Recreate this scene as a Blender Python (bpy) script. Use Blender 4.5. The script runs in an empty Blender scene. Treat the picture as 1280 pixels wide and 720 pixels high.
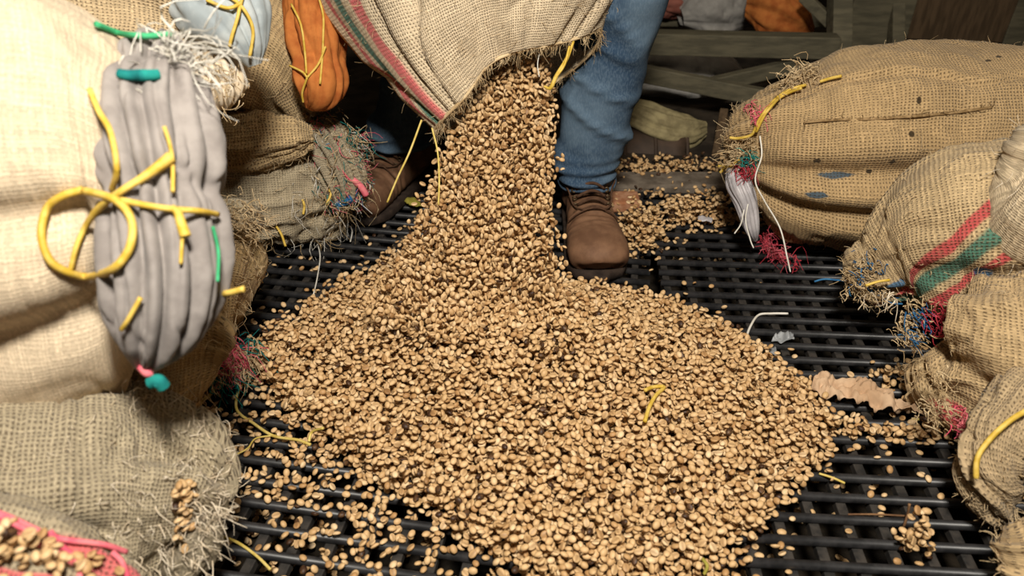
import bpy, math, random
import numpy as np
from mathutils import Vector, Matrix

# ------------------------------------------------------------------ camera, world, light, exposure
PITCH, CAM_H, FPX = math.radians(33.0), 0.75, 1000.0
scene = bpy.context.scene
COL = scene.collection
cam_data = bpy.data.cameras.new('camera')
cam = bpy.data.objects.new('camera', cam_data)
COL.objects.link(cam)
cam.location = (0, 0, CAM_H)
cam.rotation_euler = (math.pi / 2 - PITCH, 0, 0)
cam_data.sensor_width = 36.0
cam_data.lens = FPX / 1280 * 36.0
cam_data.clip_start = 0.02
cam_data.dof.use_dof = True
cam_data.dof.focus_distance = 1.22
cam_data.dof.aperture_fstop = 5.0
scene.camera = cam

world = bpy.data.worlds.new('dim_hall')
scene.world = world
world.use_nodes = True
world.node_tree.nodes['Background'].inputs[0].default_value = (1.0, 0.86, 0.68, 1)
world.node_tree.nodes['Background'].inputs[1].default_value = 0.05

scene.view_settings.view_transform = 'Standard'
scene.view_settings.look = 'None'
scene.view_settings.gamma = 1.0
scene.view_settings.use_curve_mapping = False
scene.view_settings.exposure = 0.0


def area_light(name, loc, target, size, power, col):
    d = bpy.data.lights.new(name, 'AREA')
    d.shape = 'DISK'
    d.size = size
    d.energy = power
    d.color = col
    o = bpy.data.objects.new(name, d)
    o.location = loc
    o.rotation_euler = (Vector(target) - Vector(loc)).to_track_quat('-Z', 'Y').to_euler()
    COL.objects.link(o)
    return o


area_light('flash_head', (0.06, 0.0, 1.40), (0.10, 1.2, 0.05), 0.20, 38, (1.0, 0.94, 0.84))
area_light('hall_lamp', (0.5, 1.0, 2.7), (0.2, 1.2, 0.0), 0.7, 6, (1.0, 0.82, 0.60))

RS = np.random.RandomState
CP, SP = math.cos(PITCH), math.sin(PITCH)


def at(px, py, D):
    u, v = (px - 640) / FPX * D, (py - 360) / FPX * D
    return (u, D * CP - v * SP, CAM_H - D * SP - v * CP)


def gr(px, py, z=0.0):
    D = (CAM_H - z) / (SP + (py - 360) / FPX * CP)
    return at(px, py, D)


# ------------------------------------------------------------------ numeric helpers
def _hash(i, j, k, seed):
    h = (i.astype(np.int64) * 374761393 + j.astype(np.int64) * 668265263 + k.astype(np.int64) * 2147483647 + seed * 974634777)
    h = (h ^ (h >> 13)) * 1274126177
    h = h ^ (h >> 16)
    return (h & 0xFFFF) / 32767.5 - 1.0


def noise(P, scale=1.0, seed=0):
    P = np.asarray(P, float) * scale
    I = np.floor(P).astype(np.int64)
    F = P - I
    F = F * F * (3 - 2 * F)
    i, j, k = I[..., 0], I[..., 1], I[..., 2]
    fx, fy, fz = F[..., 0], F[..., 1], F[..., 2]

    def L(a, b, t):
        return a + (b - a) * t
    c = [[[_hash(i + a, j + b, k + d, seed) for d in (0, 1)] for b in (0, 1)] for a in (0, 1)]
    x0 = L(L(c[0][0][0], c[0][0][1], fz), L(c[0][1][0], c[0][1][1], fz), fy)
    x1 = L(L(c[1][0][0], c[1][0][1], fz), L(c[1][1][0], c[1][1][1], fz), fy)
    return L(x0, x1, fx)


def fbm(P, scale, seed, octv=3):
    r, a = 0, 1.0
    for o in range(octv):
        r = r + a * noise(P, scale * 2 ** o, seed + o * 17)
        a *= 0.5
    return r


def catmull(pts, n):
    pts = np.asarray(pts, float)
    m = len(pts)
    ext = np.vstack([2 * pts[0] - pts[1], pts, 2 * pts[-1] - pts[-2]])
    t = np.linspace(0, m - 1, n)
    i = np.minimum(t.astype(int), m - 2)
    f = (t - i)[:, None]
    p0, p1, p2, p3 = ext[i], ext[i + 1], ext[i + 2], ext[i + 3]
    return 0.5 * ((2 * p1) + (-p0 + p2) * f + (2 * p0 - 5 * p1 + 4 * p2 - p3) * f ** 2 + (-p0 + 3 * p1 - 3 * p2 + p3) * f ** 3)


def norm(a):
    return a / np.maximum(np.linalg.norm(a, axis=-1, keepdims=True), 1e-9)


def mesh_np(name, V, F, uv=None, attrs=None, smooth=True):
    """V n x 3, F list of equal-length int arrays (m x 3 or m x 4) -> mesh"""
    me = bpy.data.meshes.new(name)
    V = np.asarray(V, np.float32)
    if not isinstance(F, (list, tuple)):
        F = [F]
    F = [np.asarray(f, np.int32) for f in F if len(f)]
    me.vertices.add(len(V))
    me.vertices.foreach_set('co', V.ravel())
    loops = np.concatenate([f.ravel() for f in F])
    tot = np.concatenate([np.full(len(f), f.shape[1], np.int32) for f in F])
    start = np.concatenate([[0], np.cumsum(tot)[:-1]]).astype(np.int32)
    me.loops.add(len(loops))
    me.loops.foreach_set('vertex_index', loops)
    me.polygons.add(len(tot))
    me.polygons.foreach_set('loop_start', start)
    me.polygons.foreach_set('loop_total', tot)
    me.update(calc_edges=True)
    if smooth:
        me.polygons.foreach_set('use_smooth', np.ones(len(tot), bool))
    if uv is not None:
        l = me.uv_layers.new(name='UVMap')
        l.data.foreach_set('uv', np.asarray(uv, np.float32)[loops].ravel())
    for k, a in (attrs or {}).items():
        at_ = me.attributes.new(k, 'FLOAT', 'POINT')
        at_.data.foreach_set('value', np.asarray(a, np.float32))
    return me


def link(name, me, mat, parent=None):
    o = bpy.data.objects.new(name, me)
    COL.objects.link(o)
    if mat is not None:
        me.materials.append(mat)
    if parent is not None:
        o.parent = parent
        o.matrix_parent_inverse = Matrix.Translation(-parent.location) if parent.parent is None else Matrix()
    return o


def put(o, parent):
    """keep world coordinates of a mesh built in world space under an Empty or mesh that stands at parent.location"""
    o.parent = parent
    base = parent
    off = Vector(parent.location)
    while base.parent is not None:
        base = base.parent
        off = Vector((0, 0, 0))
    o.matrix_parent_inverse = Matrix.Translation(-off)
    return o


def tag(o, label=None, cat=None, group=None, kind=None):
    for k, v in (('label', label), ('category', cat), ('group', group), ('kind', kind)):
        if v:
            o[k] = v
    return o


def thing(name, label, cat, loc=(0, 0, 0), group=None):
    o = bpy.data.objects.new(name, None)
    o.empty_display_size = 0.05
    o.location = loc
    COL.objects.link(o)
    return tag(o, label, cat, group)


def grid_faces(nu, nv, wrap_v=True):
    a = np.arange(nu - 1)[:, None] * nv
    j = np.arange(nv if wrap_v else nv - 1)[None, :]
    j2 = (j + 1) % nv
    return np.stack([a + j, a + nv + j, a + nv + j2, a + j2], -1).reshape(-1, 4)


def tube_np(pts, rad, sides=6, n=None, taper=None):
    P = catmull(pts, n or max(2, len(pts) * 6))
    T = norm(np.gradient(P, axis=0))
    up = np.array([0.31, 0.17, 0.93])
    S = norm(np.cross(T, up))
    N = np.cross(S, T)
    ang = np.linspace(0, 2 * math.pi, sides, endpoint=False)
    r = np.full(len(P), rad) if taper is None else rad * np.interp(np.linspace(0, 1, len(P)), np.linspace(0, 1, len(taper)), taper)
    rx, ry = (1, 1)
    V = P[:, None] + S[:, None] * (np.cos(ang)[None, :, None] * r[:, None, None] * rx) + N[:, None] * (np.sin(ang)[None, :, None] * r[:, None, None] * ry)
    nv = sides
    F4 = grid_faces(len(P), nv)
    V = np.vstack([V.reshape(-1, 3), P[:1], P[-1:]])
    k = len(P) * nv
    j = np.arange(nv)
    c0 = np.stack([np.full(nv, k), j, (j + 1) % nv], -1)
    c1 = np.stack([np.full(nv, k + 1), (len(P) - 1) * nv + (j + 1) % nv, (len(P) - 1) * nv + j], -1)
    return V, F4, np.vstack([c0, c1])


def tube(name, pts, rad, mat, parent=None, sides=6, n=None, taper=None):
    V, F4, F3 = tube_np(pts, rad, sides, n, taper)
    return link(name, mesh_np(name, V, [F4, F3]), mat, parent)


def fibres(name, roots, dirs, length, rad, mat, parent, seed=0, curl=0.5, droop=0.3, segs=5, kind='stuff'):
    """many loose threads joined in one mesh"""
    r = RS(seed)
    n = len(roots)
    L = length * r.uniform(0.35, 1.2, n)
    D = norm(np.asarray(dirs, float) + r.normal(0, 0.35, (n, 3)))
    c1 = r.normal(0, curl, (n, 3))
    c2 = r.normal(0, curl, (n, 3))
    P = []
    for k in range(segs):
        t = k / (segs - 1)
        P.append(roots + L[:, None] * (D * t + c1 * t * t * 0.5 + c2 * math.sin(t * 3.1) * 0.25 + np.array([0, 0, -droop]) * t * t))
    P = np.stack(P, 1)                                   # n,segs,3
    T = norm(np.gradient(P, axis=1))
    S = norm(np.cross(T, np.array([0.3, 0.5, 0.81])))
    N = np.cross(S, T)
    tri = np.linspace(0, 2 * math.pi, 3, endpoint=False)
    rr = rad * r.uniform(0.6, 1.3, n)[:, None, None, None] * np.linspace(1, 0.45, segs)[None, :, None, None]
    V = P[:, :, None] + rr * (S[:, :, None] * np.cos(tri)[None, None, :, None] + N[:, :, None] * np.sin(tri)[None, None, :, None])
    F = grid_faces(segs, 3)
    F = (F[None] + (np.arange(n) * segs * 3)[:, None, None]).reshape(-1, 4)
    o = link(name, mesh_np(name, V.reshape(-1, 3), F), mat, parent)
    if kind:
        o['kind'] = kind
    return o


def box_np(lo, hi, M=None, bevel=0.0):
    import bmesh
    bm = bmesh.new()
    bmesh.ops.create_cube(bm, size=1)
    c = (np.array(lo) + np.array(hi)) / 2
    s = np.array(hi) - np.array(lo)
    for v in bm.verts:
        v.co = Vector((c[0] + v.co.x * s[0], c[1] + v.co.y * s[1], c[2] + v.co.z * s[2]))
    if bevel:
        bmesh.ops.bevel(bm, geom=bm.edges[:], offset=bevel, segments=2, affect='EDGES', profile=0.5)
    if M is not None:
        bm.transform(M)
    me = bpy.data.meshes.new('box')
    bm.to_mesh(me)
    bm.free()
    return me


def beam(name, a, b, w, h, mat, parent=None, bevel=0.003):
    """squared timber from a to b, w across, h high"""
    a, b = Vector(a), Vector(b)
    d = b - a
    q = d.to_track_quat('X', 'Z')
    me = box_np((0, -w / 2, -h / 2), (d.length, w / 2, h / 2), Matrix.Translation(a) @ q.to_matrix().to_4x4(), bevel)
    return link(name, me, mat, parent)


# ------------------------------------------------------------------ materials
def new_mat(name):
    m = bpy.data.materials.new(name)
    m.use_nodes = True
    nt = m.node_tree
    return m, nt, nt.nodes['Principled BSDF']


class NB:
    """tiny node builder"""
    def __init__(self, nt):
        self.nt = nt

    def n(self, t, **kw):
        x = self.nt.nodes.new(t)
        for k, v in kw.items():
            setattr(x, k, v)
        return x

    def l(self, a, b):
        self.nt.links.new(a, b)

    def math(self, op, a, b=None, c=None):
        x = self.n('ShaderNodeMath', operation=op)
        for i, v in enumerate((a, b, c)):
            if v is None:
                continue
            if isinstance(v, (int, float)):
                x.inputs[i].default_value = v
            else:
                self.l(v, x.inputs[i])
        return x.outputs[0]

    def mix(self, f, a, b, mode='MIX'):
        x = self.n('ShaderNodeMix', data_type='RGBA', blend_type=mode)
        for s, v in ((x.inputs[0], f), (x.inputs[6], a), (x.inputs[7], b)):
            if isinstance(v, (int, float)):
                s.default_value = v
            elif isinstance(v, tuple):
                s.default_value = (*v, 1) if len(v) == 3 else v
            else:
                self.l(v, s)
        return x.outputs[2]

    def noise(self, vec, scale, detail=3, rough=0.55):
        x = self.n('ShaderNodeTexNoise')
        x.inputs['Scale'].default_value = scale
        x.inputs['Detail'].default_value = detail
        x.inputs['Roughness'].default_value = rough
        if vec is not None:
            self.l(vec, x.inputs['Vector'])
        return x

    def ramp(self, f, a, b, lo=0.0, hi=1.0):
        x = self.n('ShaderNodeMapRange', interpolation_type='SMOOTHSTEP')
        x.inputs[1].default_value = a
        x.inputs[2].default_value = b
        x.inputs[3].default_value = lo
        x.inputs[4].default_value = hi
        self.l(f, x.inputs[0])
        return x.outputs[0]


def burlap(name, base, dark, pitch=0.0058, open_=0.5, stripes=(), blots=(), stain=(0.2, 0.13, 0.06), stain_amt=0.35, bump=0.9, stripe_axis=1, bias=0.0, bias_v=0.0):
    """woven sacking: warp and weft threads laid out on the cloth's own UV in metres; stripes are dyed threads at given positions across the cloth"""
    m, nt, bs = new_mat(name)
    b = NB(nt)
    uv = b.n('ShaderNodeTexCoord').outputs['UV']
    wob = b.noise(uv, 14, 3)
    off = b.n('ShaderNodeVectorMath', operation='MULTIPLY_ADD')
    b.l(wob.outputs['Color'], off.inputs[0])
    off.inputs[1].default_value = (0.011, 0.011, 0)
    b.l(uv, off.inputs[2])
    fine = b.noise(uv, 160, 2)
    off2 = b.n('ShaderNodeVectorMath', operation='MULTIPLY_ADD')
    b.l(fine.outputs['Color'], off2.inputs[0])
    off2.inputs[1].default_value = (0.0022, 0.0022, 0)
    b.l(off.outputs[0], off2.inputs[2])
    sp = b.n('ShaderNodeSeparateXYZ')
    b.l(off2.outputs[0], sp.inputs[0])
    su = b.math('SINE', b.math('MULTIPLY', sp.outputs[0], math.pi / pitch))
    sv = b.math('SINE', b.math('MULTIPLY', sp.outputs[1], math.pi / pitch))
    au, av = b.math('ABSOLUTE', su), b.math('ABSOLUTE', sv)
    over = b.math('MULTIPLY_ADD', b.math('MULTIPLY', su, sv), 0.5, 0.5)
    hu = b.math('MULTIPLY', b.math('POWER', au, 0.6), b.math('MULTIPLY_ADD', over, 0.6, 0.4))
    hv = b.math('MULTIPLY', b.math('POWER', av, 0.6), b.math('MULTIPLY_ADD', b.math('SUBTRACT', 1.0, over), 0.6, 0.4))
    height = b.math('MAXIMUM', hu, hv)
    cover = b.math('MAXIMUM', au, av)
    # how open the weave is changes from place to place
    big = b.noise(uv, 9, 4)
    openn = b.ramp(big.outputs['Fac'], 0.3, 0.7, open_ * 0.55, open_ * 1.15)
    gap = b.math('SUBTRACT', 1.0, b.ramp(b.math('SUBTRACT', cover, openn), -0.10, 0.22))
    yarn = b.n('ShaderNodeMapping')
    yarn.inputs['Scale'].default_value = (30, 420, 1)
    b.l(off2.outputs[0], yarn.inputs['Vector'])
    yn = b.noise(yarn.outputs[0], 1.0, 2)
    yarn2 = b.n('ShaderNodeMapping')
    yarn2.inputs['Scale'].default_value = (420, 30, 1)
    b.l(off2.outputs[0], yarn2.inputs['Vector'])
    yn2 = b.noise(yarn2.outputs[0], 1.0, 2)
    yarnmix = b.mix(b.ramp(b.math('SUBTRACT', hu, hv), -0.05, 0.05), yn.outputs['Fac'], yn2.outputs['Fac'])
    c = b.mix(b.ramp(yarnmix, 0.3, 0.75), tuple(x * 0.72 for x in base), tuple(min(1, x * 1.18) for x in base))
    st = b.noise(uv, 5, 5, 0.65)
    c = b.mix(b.ramp(st.outputs['Fac'], 0.52, 0.78, 0, stain_amt), c, stain)
    axis = b.n('ShaderNodeSeparateXYZ')
    b.l(off.outputs[0], axis.inputs[0])
    along = axis.outputs[stripe_axis]
    if bias:
        along = b.math('SUBTRACT', along, b.math('MULTIPLY_ADD', axis.outputs[1 - stripe_axis], bias, -bias * bias_v))
    for (pos, wid, colr) in stripes:
        d = b.math('ABSOLUTE', b.math('SUBTRACT', along, pos + 0.0055))
        d = b.math('ADD', d, b.math('MULTIPLY_ADD', big.outputs['Fac'], 0.008, -0.004))
        f = b.ramp(d, wid * 0.34, wid * 0.60, 0.92, 0.0)
        f2 = b.math('MULTIPLY', f, b.ramp(yarnmix, 0.15, 0.55, 0.45, 1.0))
        c = b.mix(f2, c, colr)
    for (uu, vv, ru, rv, colr) in blots:          # printed ink marks, tears and burnt holes
        q = b.n('ShaderNodeMapping')
        q.vector_type = 'TEXTURE'
        q.inputs['Location'].default_value = (uu + 0.0055, vv + 0.0055, 0)
        q.inputs['Scale'].default_value = (ru, rv, 1)
        b.l(off.outputs[0], q.inputs['Vector'])
        s2 = b.n('ShaderNodeSeparateXYZ')
        b.l(q.outputs[0], s2.inputs[0])
        rr = b.math('SQRT', b.math('ADD', b.math('POWER', s2.outputs[0], 2.0), b.math('POWER', s2.outputs[1], 2.0)))
        rr = b.math('ADD', rr, b.math('MULTIPLY_ADD', fine.outputs['Fac'], 0.6, -0.3))
        c = b.mix(b.ramp(rr, 0.75, 1.05, 0.9, 0.0), c, colr)
    c = b.mix(b.math('MULTIPLY', gap, 0.72), c, dark)
    b.l(c, bs.inputs['Base Color'])
    bs.inputs['Roughness'].default_value = 0.95
    bs.inputs['Specular IOR Level'].default_value = 0.12
    bs.inputs['Sheen Weight'].default_value = 0.08
    bp = b.n('ShaderNodeBump')
    bp.inputs['Strength'].default_value = bump
    bp.inputs['Distance'].default_value = 0.0016
    h2 = b.math('SUBTRACT', b.math('MULTIPLY_ADD', fine.outputs['Fac'], 0.35, height), b.math('MULTIPLY', gap, 0.6))
    b.l(h2, bp.inputs['Height'])
    b.l(bp.outputs[0], bs.inputs['Normal'])
    return m


def noisy(name, c1, c2, scale=30, rough=0.8, spec=0.3, bump=0.3, dist=0.002, detail=5, metal=0.0, stretch=None, lo=0.35, hi=0.65, sheen=0.0):
    m, nt, bs = new_mat(name)
    b = NB(nt)
    v = b.n('ShaderNodeTexCoord').outputs['Object']
    if stretch:
        mp = b.n('ShaderNodeMapping')
        mp.inputs['Scale'].default_value = stretch
        b.l(v, mp.inputs['Vector'])
        v = mp.outputs[0]
    t = b.noise(v, scale, detail, 0.6)
    b.l(b.mix(b.ramp(t.outputs['Fac'], lo, hi), c1, c2), bs.inputs['Base Color'])
    bs.inputs['Roughness'].default_value = rough
    bs.inputs['Specular IOR Level'].default_value = spec
    bs.inputs['Metallic'].default_value = metal
    if sheen:
        bs.inputs['Sheen Weight'].default_value = sheen
    if bump:
        bp = b.n('ShaderNodeBump')
        bp.inputs['Strength'].default_value = bump
        bp.inputs['Distance'].default_value = dist
        b.l(t.outputs['Fac'], bp.inputs['Height'])
        b.l(bp.outputs[0], bs.inputs['Normal'])
    return m


def bean_mat():
    m, nt, bs = new_mat('coffee_bean')
    b = NB(nt)
    a = b.n('ShaderNodeAttribute', attribute_name='tone')
    cr = b.n('ShaderNodeValToRGB')
    el = cr.color_ramp.elements
    el[0].position, el[0].color = 0.0, (0.028, 0.012, 0.006, 1)
    el[1].position, el[1].color = 1.0, (0.74, 0.54, 0.315, 1)
    for p, c in ((0.06, (0.05, 0.022, 0.01, 1)), (0.09, (0.25, 0.13, 0.05, 1)), (0.2, (0.42, 0.235, 0.095, 1)), (0.45, (0.56, 0.36, 0.17, 1)), (0.75, (0.65, 0.435, 0.222, 1))):
        e = el.new(p)
        e.color = c
    b.l(a.outputs['Fac'], cr.inputs[0])
    geo = b.n('ShaderNodeTexCoord').outputs['Object']
    t = b.noise(geo, 220, 3)
    c = b.mix(b.ramp(t.outputs['Fac'], 0.45, 0.8, 0, 0.35), cr.outputs[0], (0.35, 0.19, 0.07))
    g = b.n('ShaderNodeAttribute', attribute_name='groove')
    c = b.mix(b.math('MULTIPLY', g.outputs['Fac'], 0.5), c, (0.18, 0.09, 0.04))
    b.l(c, bs.inputs['Base Color'])
    bs.inputs['Roughness'].default_value = 0.5
    bs.inputs['Specular IOR Level'].default_value = 0.3
    return m


TAN, TAN_D = (0.52, 0.36, 0.185), (0.085, 0.048, 0.02)
M = {}
M['bean'] = bean_mat()
M['steel'] = noisy('black_steel', (0.012, 0.012, 0.013), (0.028, 0.027, 0.028), 60, 0.42, 0.5, 0.25, 0.0008)
M['steel_low'] = noisy('dusty_steel', (0.014, 0.013, 0.012), (0.045, 0.038, 0.032), 50, 0.65, 0.35, 0.3, 0.001)
M['pit'] = noisy('pit_dirt', (0.006, 0.005, 0.004), (0.02, 0.015, 0.01), 30, 0.95, 0.1, 0.6, 0.01)
M['concrete'] = noisy('worn_concrete', (0.10, 0.078, 0.058), (0.19, 0.155, 0.12), 25, 0.9, 0.2, 0.5, 0.004)
M['brick'] = noisy('broken_brick', (0.32, 0.13, 0.06), (0.45, 0.24, 0.14), 60, 0.9, 0.2, 0.6, 0.003)
M['dark_floor'] = noisy('dark_brown_floor', (0.022, 0.017, 0.013), (0.055, 0.042, 0.03), 14, 0.95, 0.1, 0.4, 0.004)  # far floor: very dark brown, well below the concrete lip's tone
M['wall'] = noisy('dark_brown_wall', (0.02, 0.017, 0.013), (0.05, 0.042, 0.032), 4, 0.95, 0.1, 0.3, 0.01)  # near-black brown mottling over all three walls
M['wood'] = noisy('grey_green_timber', (0.075, 0.066, 0.042), (0.125, 0.108, 0.068), 12, 0.75, 0.25, 0.3, 0.002, stretch=(1, 6, 6))
M['wood_warm'] = noisy('brown_timber', (0.06, 0.038, 0.02), (0.11, 0.07, 0.038), 12, 0.8, 0.2, 0.3, 0.002, stretch=(6, 6, 1))
M['twine'] = noisy('yellow_twine', (0.54, 0.35, 0.035), (0.70, 0.49, 0.11), 90, 0.6, 0.35, 0.4, 0.001)
M['straw'] = noisy('yellow_straw', (0.55, 0.40, 0.08), (0.70, 0.55, 0.18), 80, 0.65, 0.3, 0.3, 0.001)
M['jute'] = noisy('jute_fibre', (0.42, 0.29, 0.15), (0.66, 0.51, 0.31), 40, 0.95, 0.1, 0)
M['seam'] = noisy('seam_yarn', (0.20, 0.125, 0.055), (0.36, 0.24, 0.12), 120, 0.95, 0.1, 0.4, 0.001)
M['pale_jute'] = noisy('pale_fibre', (0.60, 0.48, 0.33), (0.80, 0.70, 0.55), 40, 0.95, 0.1, 0)
M['white_thread'] = noisy('white_thread', (0.62, 0.58, 0.50), (0.78, 0.75, 0.68), 40, 0.9, 0.1, 0)
M['red_thread'] = noisy('red_thread', (0.42, 0.035, 0.05), (0.62, 0.08, 0.11), 50, 0.9, 0.1, 0)
M['pink_thread'] = noisy('pink_thread', (0.66, 0.08, 0.14), (0.78, 0.22, 0.24), 50, 0.85, 0.1, 0)
M['teal_thread'] = noisy('teal_thread', (0.01, 0.14, 0.14), (0.02, 0.26, 0.22), 50, 0.9, 0.1, 0)
M['blue_thread'] = noisy('blue_thread', (0.02, 0.09, 0.22), (0.05, 0.18, 0.34), 50, 0.9, 0.1, 0)
M['green_thread'] = noisy('green_thread', (0.03, 0.25, 0.10), (0.06, 0.40, 0.18), 50, 0.8, 0.2, 0)
M['grey_cloth'] = noisy('grey_cloth', (0.215, 0.19, 0.175), (0.29, 0.26, 0.24), 35, 0.85, 0.2, 0.25, 0.002, sheen=0.1)
M['blue_cloth'] = noisy('pale_blue_cloth', (0.30, 0.34, 0.355), (0.44, 0.475, 0.475), 30, 0.7, 0.3, 0.3, 0.002)
M['orange_cloth'] = noisy('orange_cloth', (0.36, 0.10, 0.022), (0.50, 0.17, 0.04), 35, 0.85, 0.2, 0.35, 0.002)
M['white_cloth'] = noisy('dull_white_cloth', (0.26, 0.245, 0.225), (0.38, 0.36, 0.33), 20, 0.85, 0.2, 0.3, 0.004)
M['red_cloth'] = noisy('faded_red_cloth', (0.22, 0.07, 0.05), (0.30, 0.11, 0.08), 20, 0.85, 0.2, 0.3, 0.004)
M['straw_cloth'] = noisy('straw_coloured_cloth', (0.19, 0.155, 0.08), (0.30, 0.25, 0.13), 40, 0.85, 0.2, 0.4, 0.004)
M['plastic'] = noisy('thin_white_plastic', (0.33, 0.31, 0.32), (0.46, 0.43, 0.44), 40, 0.4, 0.4, 0.3, 0.002)
M['grey_plastic'] = noisy('grey_plastic', (0.20, 0.21, 0.22), (0.34, 0.35, 0.36), 40, 0.4, 0.4, 0.3, 0.002)
M['leather'] = noisy('brown_leather', (0.115, 0.055, 0.028), (0.19, 0.098, 0.052), 28, 0.72, 0.3, 0.35, 0.0015, detail=8)
M['sole'] = noisy('dark_rubber', (0.02, 0.013, 0.01), (0.045, 0.03, 0.022), 40, 0.8, 0.2, 0.2, 0.001)
M['lace'] = noisy('brown_lace', (0.06, 0.03, 0.018), (0.11, 0.06, 0.035), 90, 0.9, 0.1, 0.3, 0.001)
M['eyelet'] = noisy('dull_brass', (0.07, 0.045, 0.02), (0.12, 0.08, 0.04), 90, 0.45, 0.5, 0.1, 0.001, metal=0.6)
M['paper'] = noisy('brown_paper', (0.42, 0.27, 0.16), (0.56, 0.39, 0.25), 18, 0.85, 0.2, 0.3, 0.002)
M['leaf'] = noisy('yellow_green_leaf', (0.25, 0.22, 0.03), (0.4, 0.34, 0.06), 50, 0.7, 0.3, 0.2, 0.001)
M['twig'] = noisy('brown_twig', (0.12, 0.06, 0.03), (0.24, 0.13, 0.06), 60, 0.85, 0.2, 0.3, 0.001)
M['drum'] = noisy('rusty_drum', (0.035, 0.022, 0.014), (0.07, 0.042, 0.026), 14, 0.7, 0.3, 0.2, 0.002)


def denim():
    m, nt, bs = new_mat('blue_denim')
    b = NB(nt)
    v = b.n('ShaderNodeTexCoord').outputs['Object']
    big = b.noise(v, 7, 4)
    mp = b.n('ShaderNodeMapping')
    mp.inputs['Scale'].default_value = (1, 1, 0.35)
    b.l(v, mp.inputs['Vector'])
    yn = b.noise(mp.outputs[0], 420, 2)
    c = b.mix(b.ramp(big.outputs['Fac'], 0.32, 0.68), (0.028, 0.055, 0.098), (0.095, 0.145, 0.20))
    c = b.mix(b.ramp(yn.outputs['Fac'], 0.4, 0.65, 0, 0.22), c, (0.19, 0.26, 0.33))
    b.l(c, bs.inputs['Base Color'])
    bs.inputs['Roughness'].default_value = 0.9
    bs.inputs['Specular IOR Level'].default_value = 0.15
    bp = b.n('ShaderNodeBump')
    bp.inputs['Strength'].default_value = 0.35
    bp.inputs['Distance'].default_value = 0.001
    b.l(yn.outputs['Fac'], bp.inputs['Height'])
    b.l(bp.outputs[0], bs.inputs['Normal'])
    return m


M['denim'] = denim()
RED, GRN, PNK, TEAL, BLU = (0.45, 0.05, 0.06), (0.03, 0.15, 0.11), (0.62, 0.12, 0.13), (0.02, 0.2, 0.2), (0.05, 0.15, 0.27)

# ------------------------------------------------------------------ setting: pit, floor, wall
def slab(name, lo, hi, mat, bevel=0.0, kind='structure'):
    o = link(name, box_np(lo, hi, None, bevel), mat)
    o['kind'] = kind
    return o


PIT_Z = -0.11
slab('floor', (-2.2, -0.6, PIT_Z - 0.05), (2.6, 1.62, PIT_Z), M['pit'])
slab('floor_slab', (-2.2, 1.62, -0.16), (2.6, 4.4, -0.012), M['dark_floor'])
slab('wall_back', (-2.2, 3.4, -0.1), (2.6, 3.5, 2.8), M['wall'])
slab('wall_left', (-2.3, -0.6, -0.16), (-2.2, 3.5, 2.8), M['wall'])
slab('wall_right', (2.6, -0.6, -0.16), (2.7, 3.5, 2.8), M['wall'])

# ------------------------------------------------------------------ the steel grates
PITCH_BAR = 0.0345


def grate(label, seam, ang, x0, x1, y0, y1, off):
    """round bars across, flat bars under them; ang turns the panel; seam is a point on its left (x0) reference"""
    c, s = math.cos(ang), math.sin(ang)
    root = thing('steel_grate', label, 'grate', (seam[0], seam[1], -0.02))
    root.rotation_euler = (0, 0, ang)
    L = x1 - x0
    bar = None
    V, F4, F3 = tube_np([(x0, 0, 0), (x1, 0, 0)], 0.0060, 10, 2)
    me = mesh_np('round_bar', V, [F4, F3])
    me.materials.append(M['steel'])
    r = RS(5)
    y = y0
    bars = []
    while y < y1:
        o = bpy.data.objects.new('round_bar', me)
        o.location = (0, y + off, 0.0140)
        o.rotation_euler = (0, 0, r.normal(0, 0.002))
        o.parent = root
        COL.objects.link(o)
        bars.append(y + off)
        y += PITCH_BAR
    me2 = box_np((-0.0062, y0 - 0.01, -0.012), (0.0062, y1, 0), None, 0.0012)
    me2.materials.append(M['steel_low'])
    x = x0 + 0.012
    while x < x1:
        o = bpy.data.objects.new('cross_bar', me2)
        o.location = (x, off, 0.0098)
        o.parent = root
        COL.objects.link(o)
        x += 0.041
    return root


LG = (0.215, 1.0, math.radians(-9.5))
RG = (0.245, 1.0, math.radians(-3.6))
grate('black steel bar grate to the left of the heap, under the left sacks', LG[:2], LG[2], -1.15, -0.004, -0.75, 0.62, 0.0)
grate('black steel bar grate to the right of the heap, under the right sacks', RG[:2], RG[2], 0.004, 1.1, -0.75, 0.55, 0.0)


def grate_mask(X, Y):
    """height of grate metal at X,Y (arrays); -inf in the gaps"""
    out = np.full(X.shape, PIT_Z)
    for (sx, sy, a), lo, hi in ((LG, -1.15, -0.004), (RG, 0.004, 1.1)):
        c, s = math.cos(a), math.sin(a)
        lx = (X - sx) * c + (Y - sy) * s
        ly = -(X - sx) * s + (Y - sy) * c
        inside = (lx > lo) & (lx < hi)
        d = np.abs((ly + 0.75 + PITCH_BAR / 2) % PITCH_BAR - PITCH_BAR / 2)
        dc = np.abs((lx - lo - 0.012 + 0.0205) % 0.041 - 0.0205)
        out = np.where(inside & (dc < 0.005), np.maximum(out, -0.0102), out)
        out = np.where(inside & (d < 0.0055), 0.0, out)
    return out


# ------------------------------------------------------------------ coffee beans
BA, BB, BC = 0.0052, 0.0042, 0.0029      # half axes: long, wide, high


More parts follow.
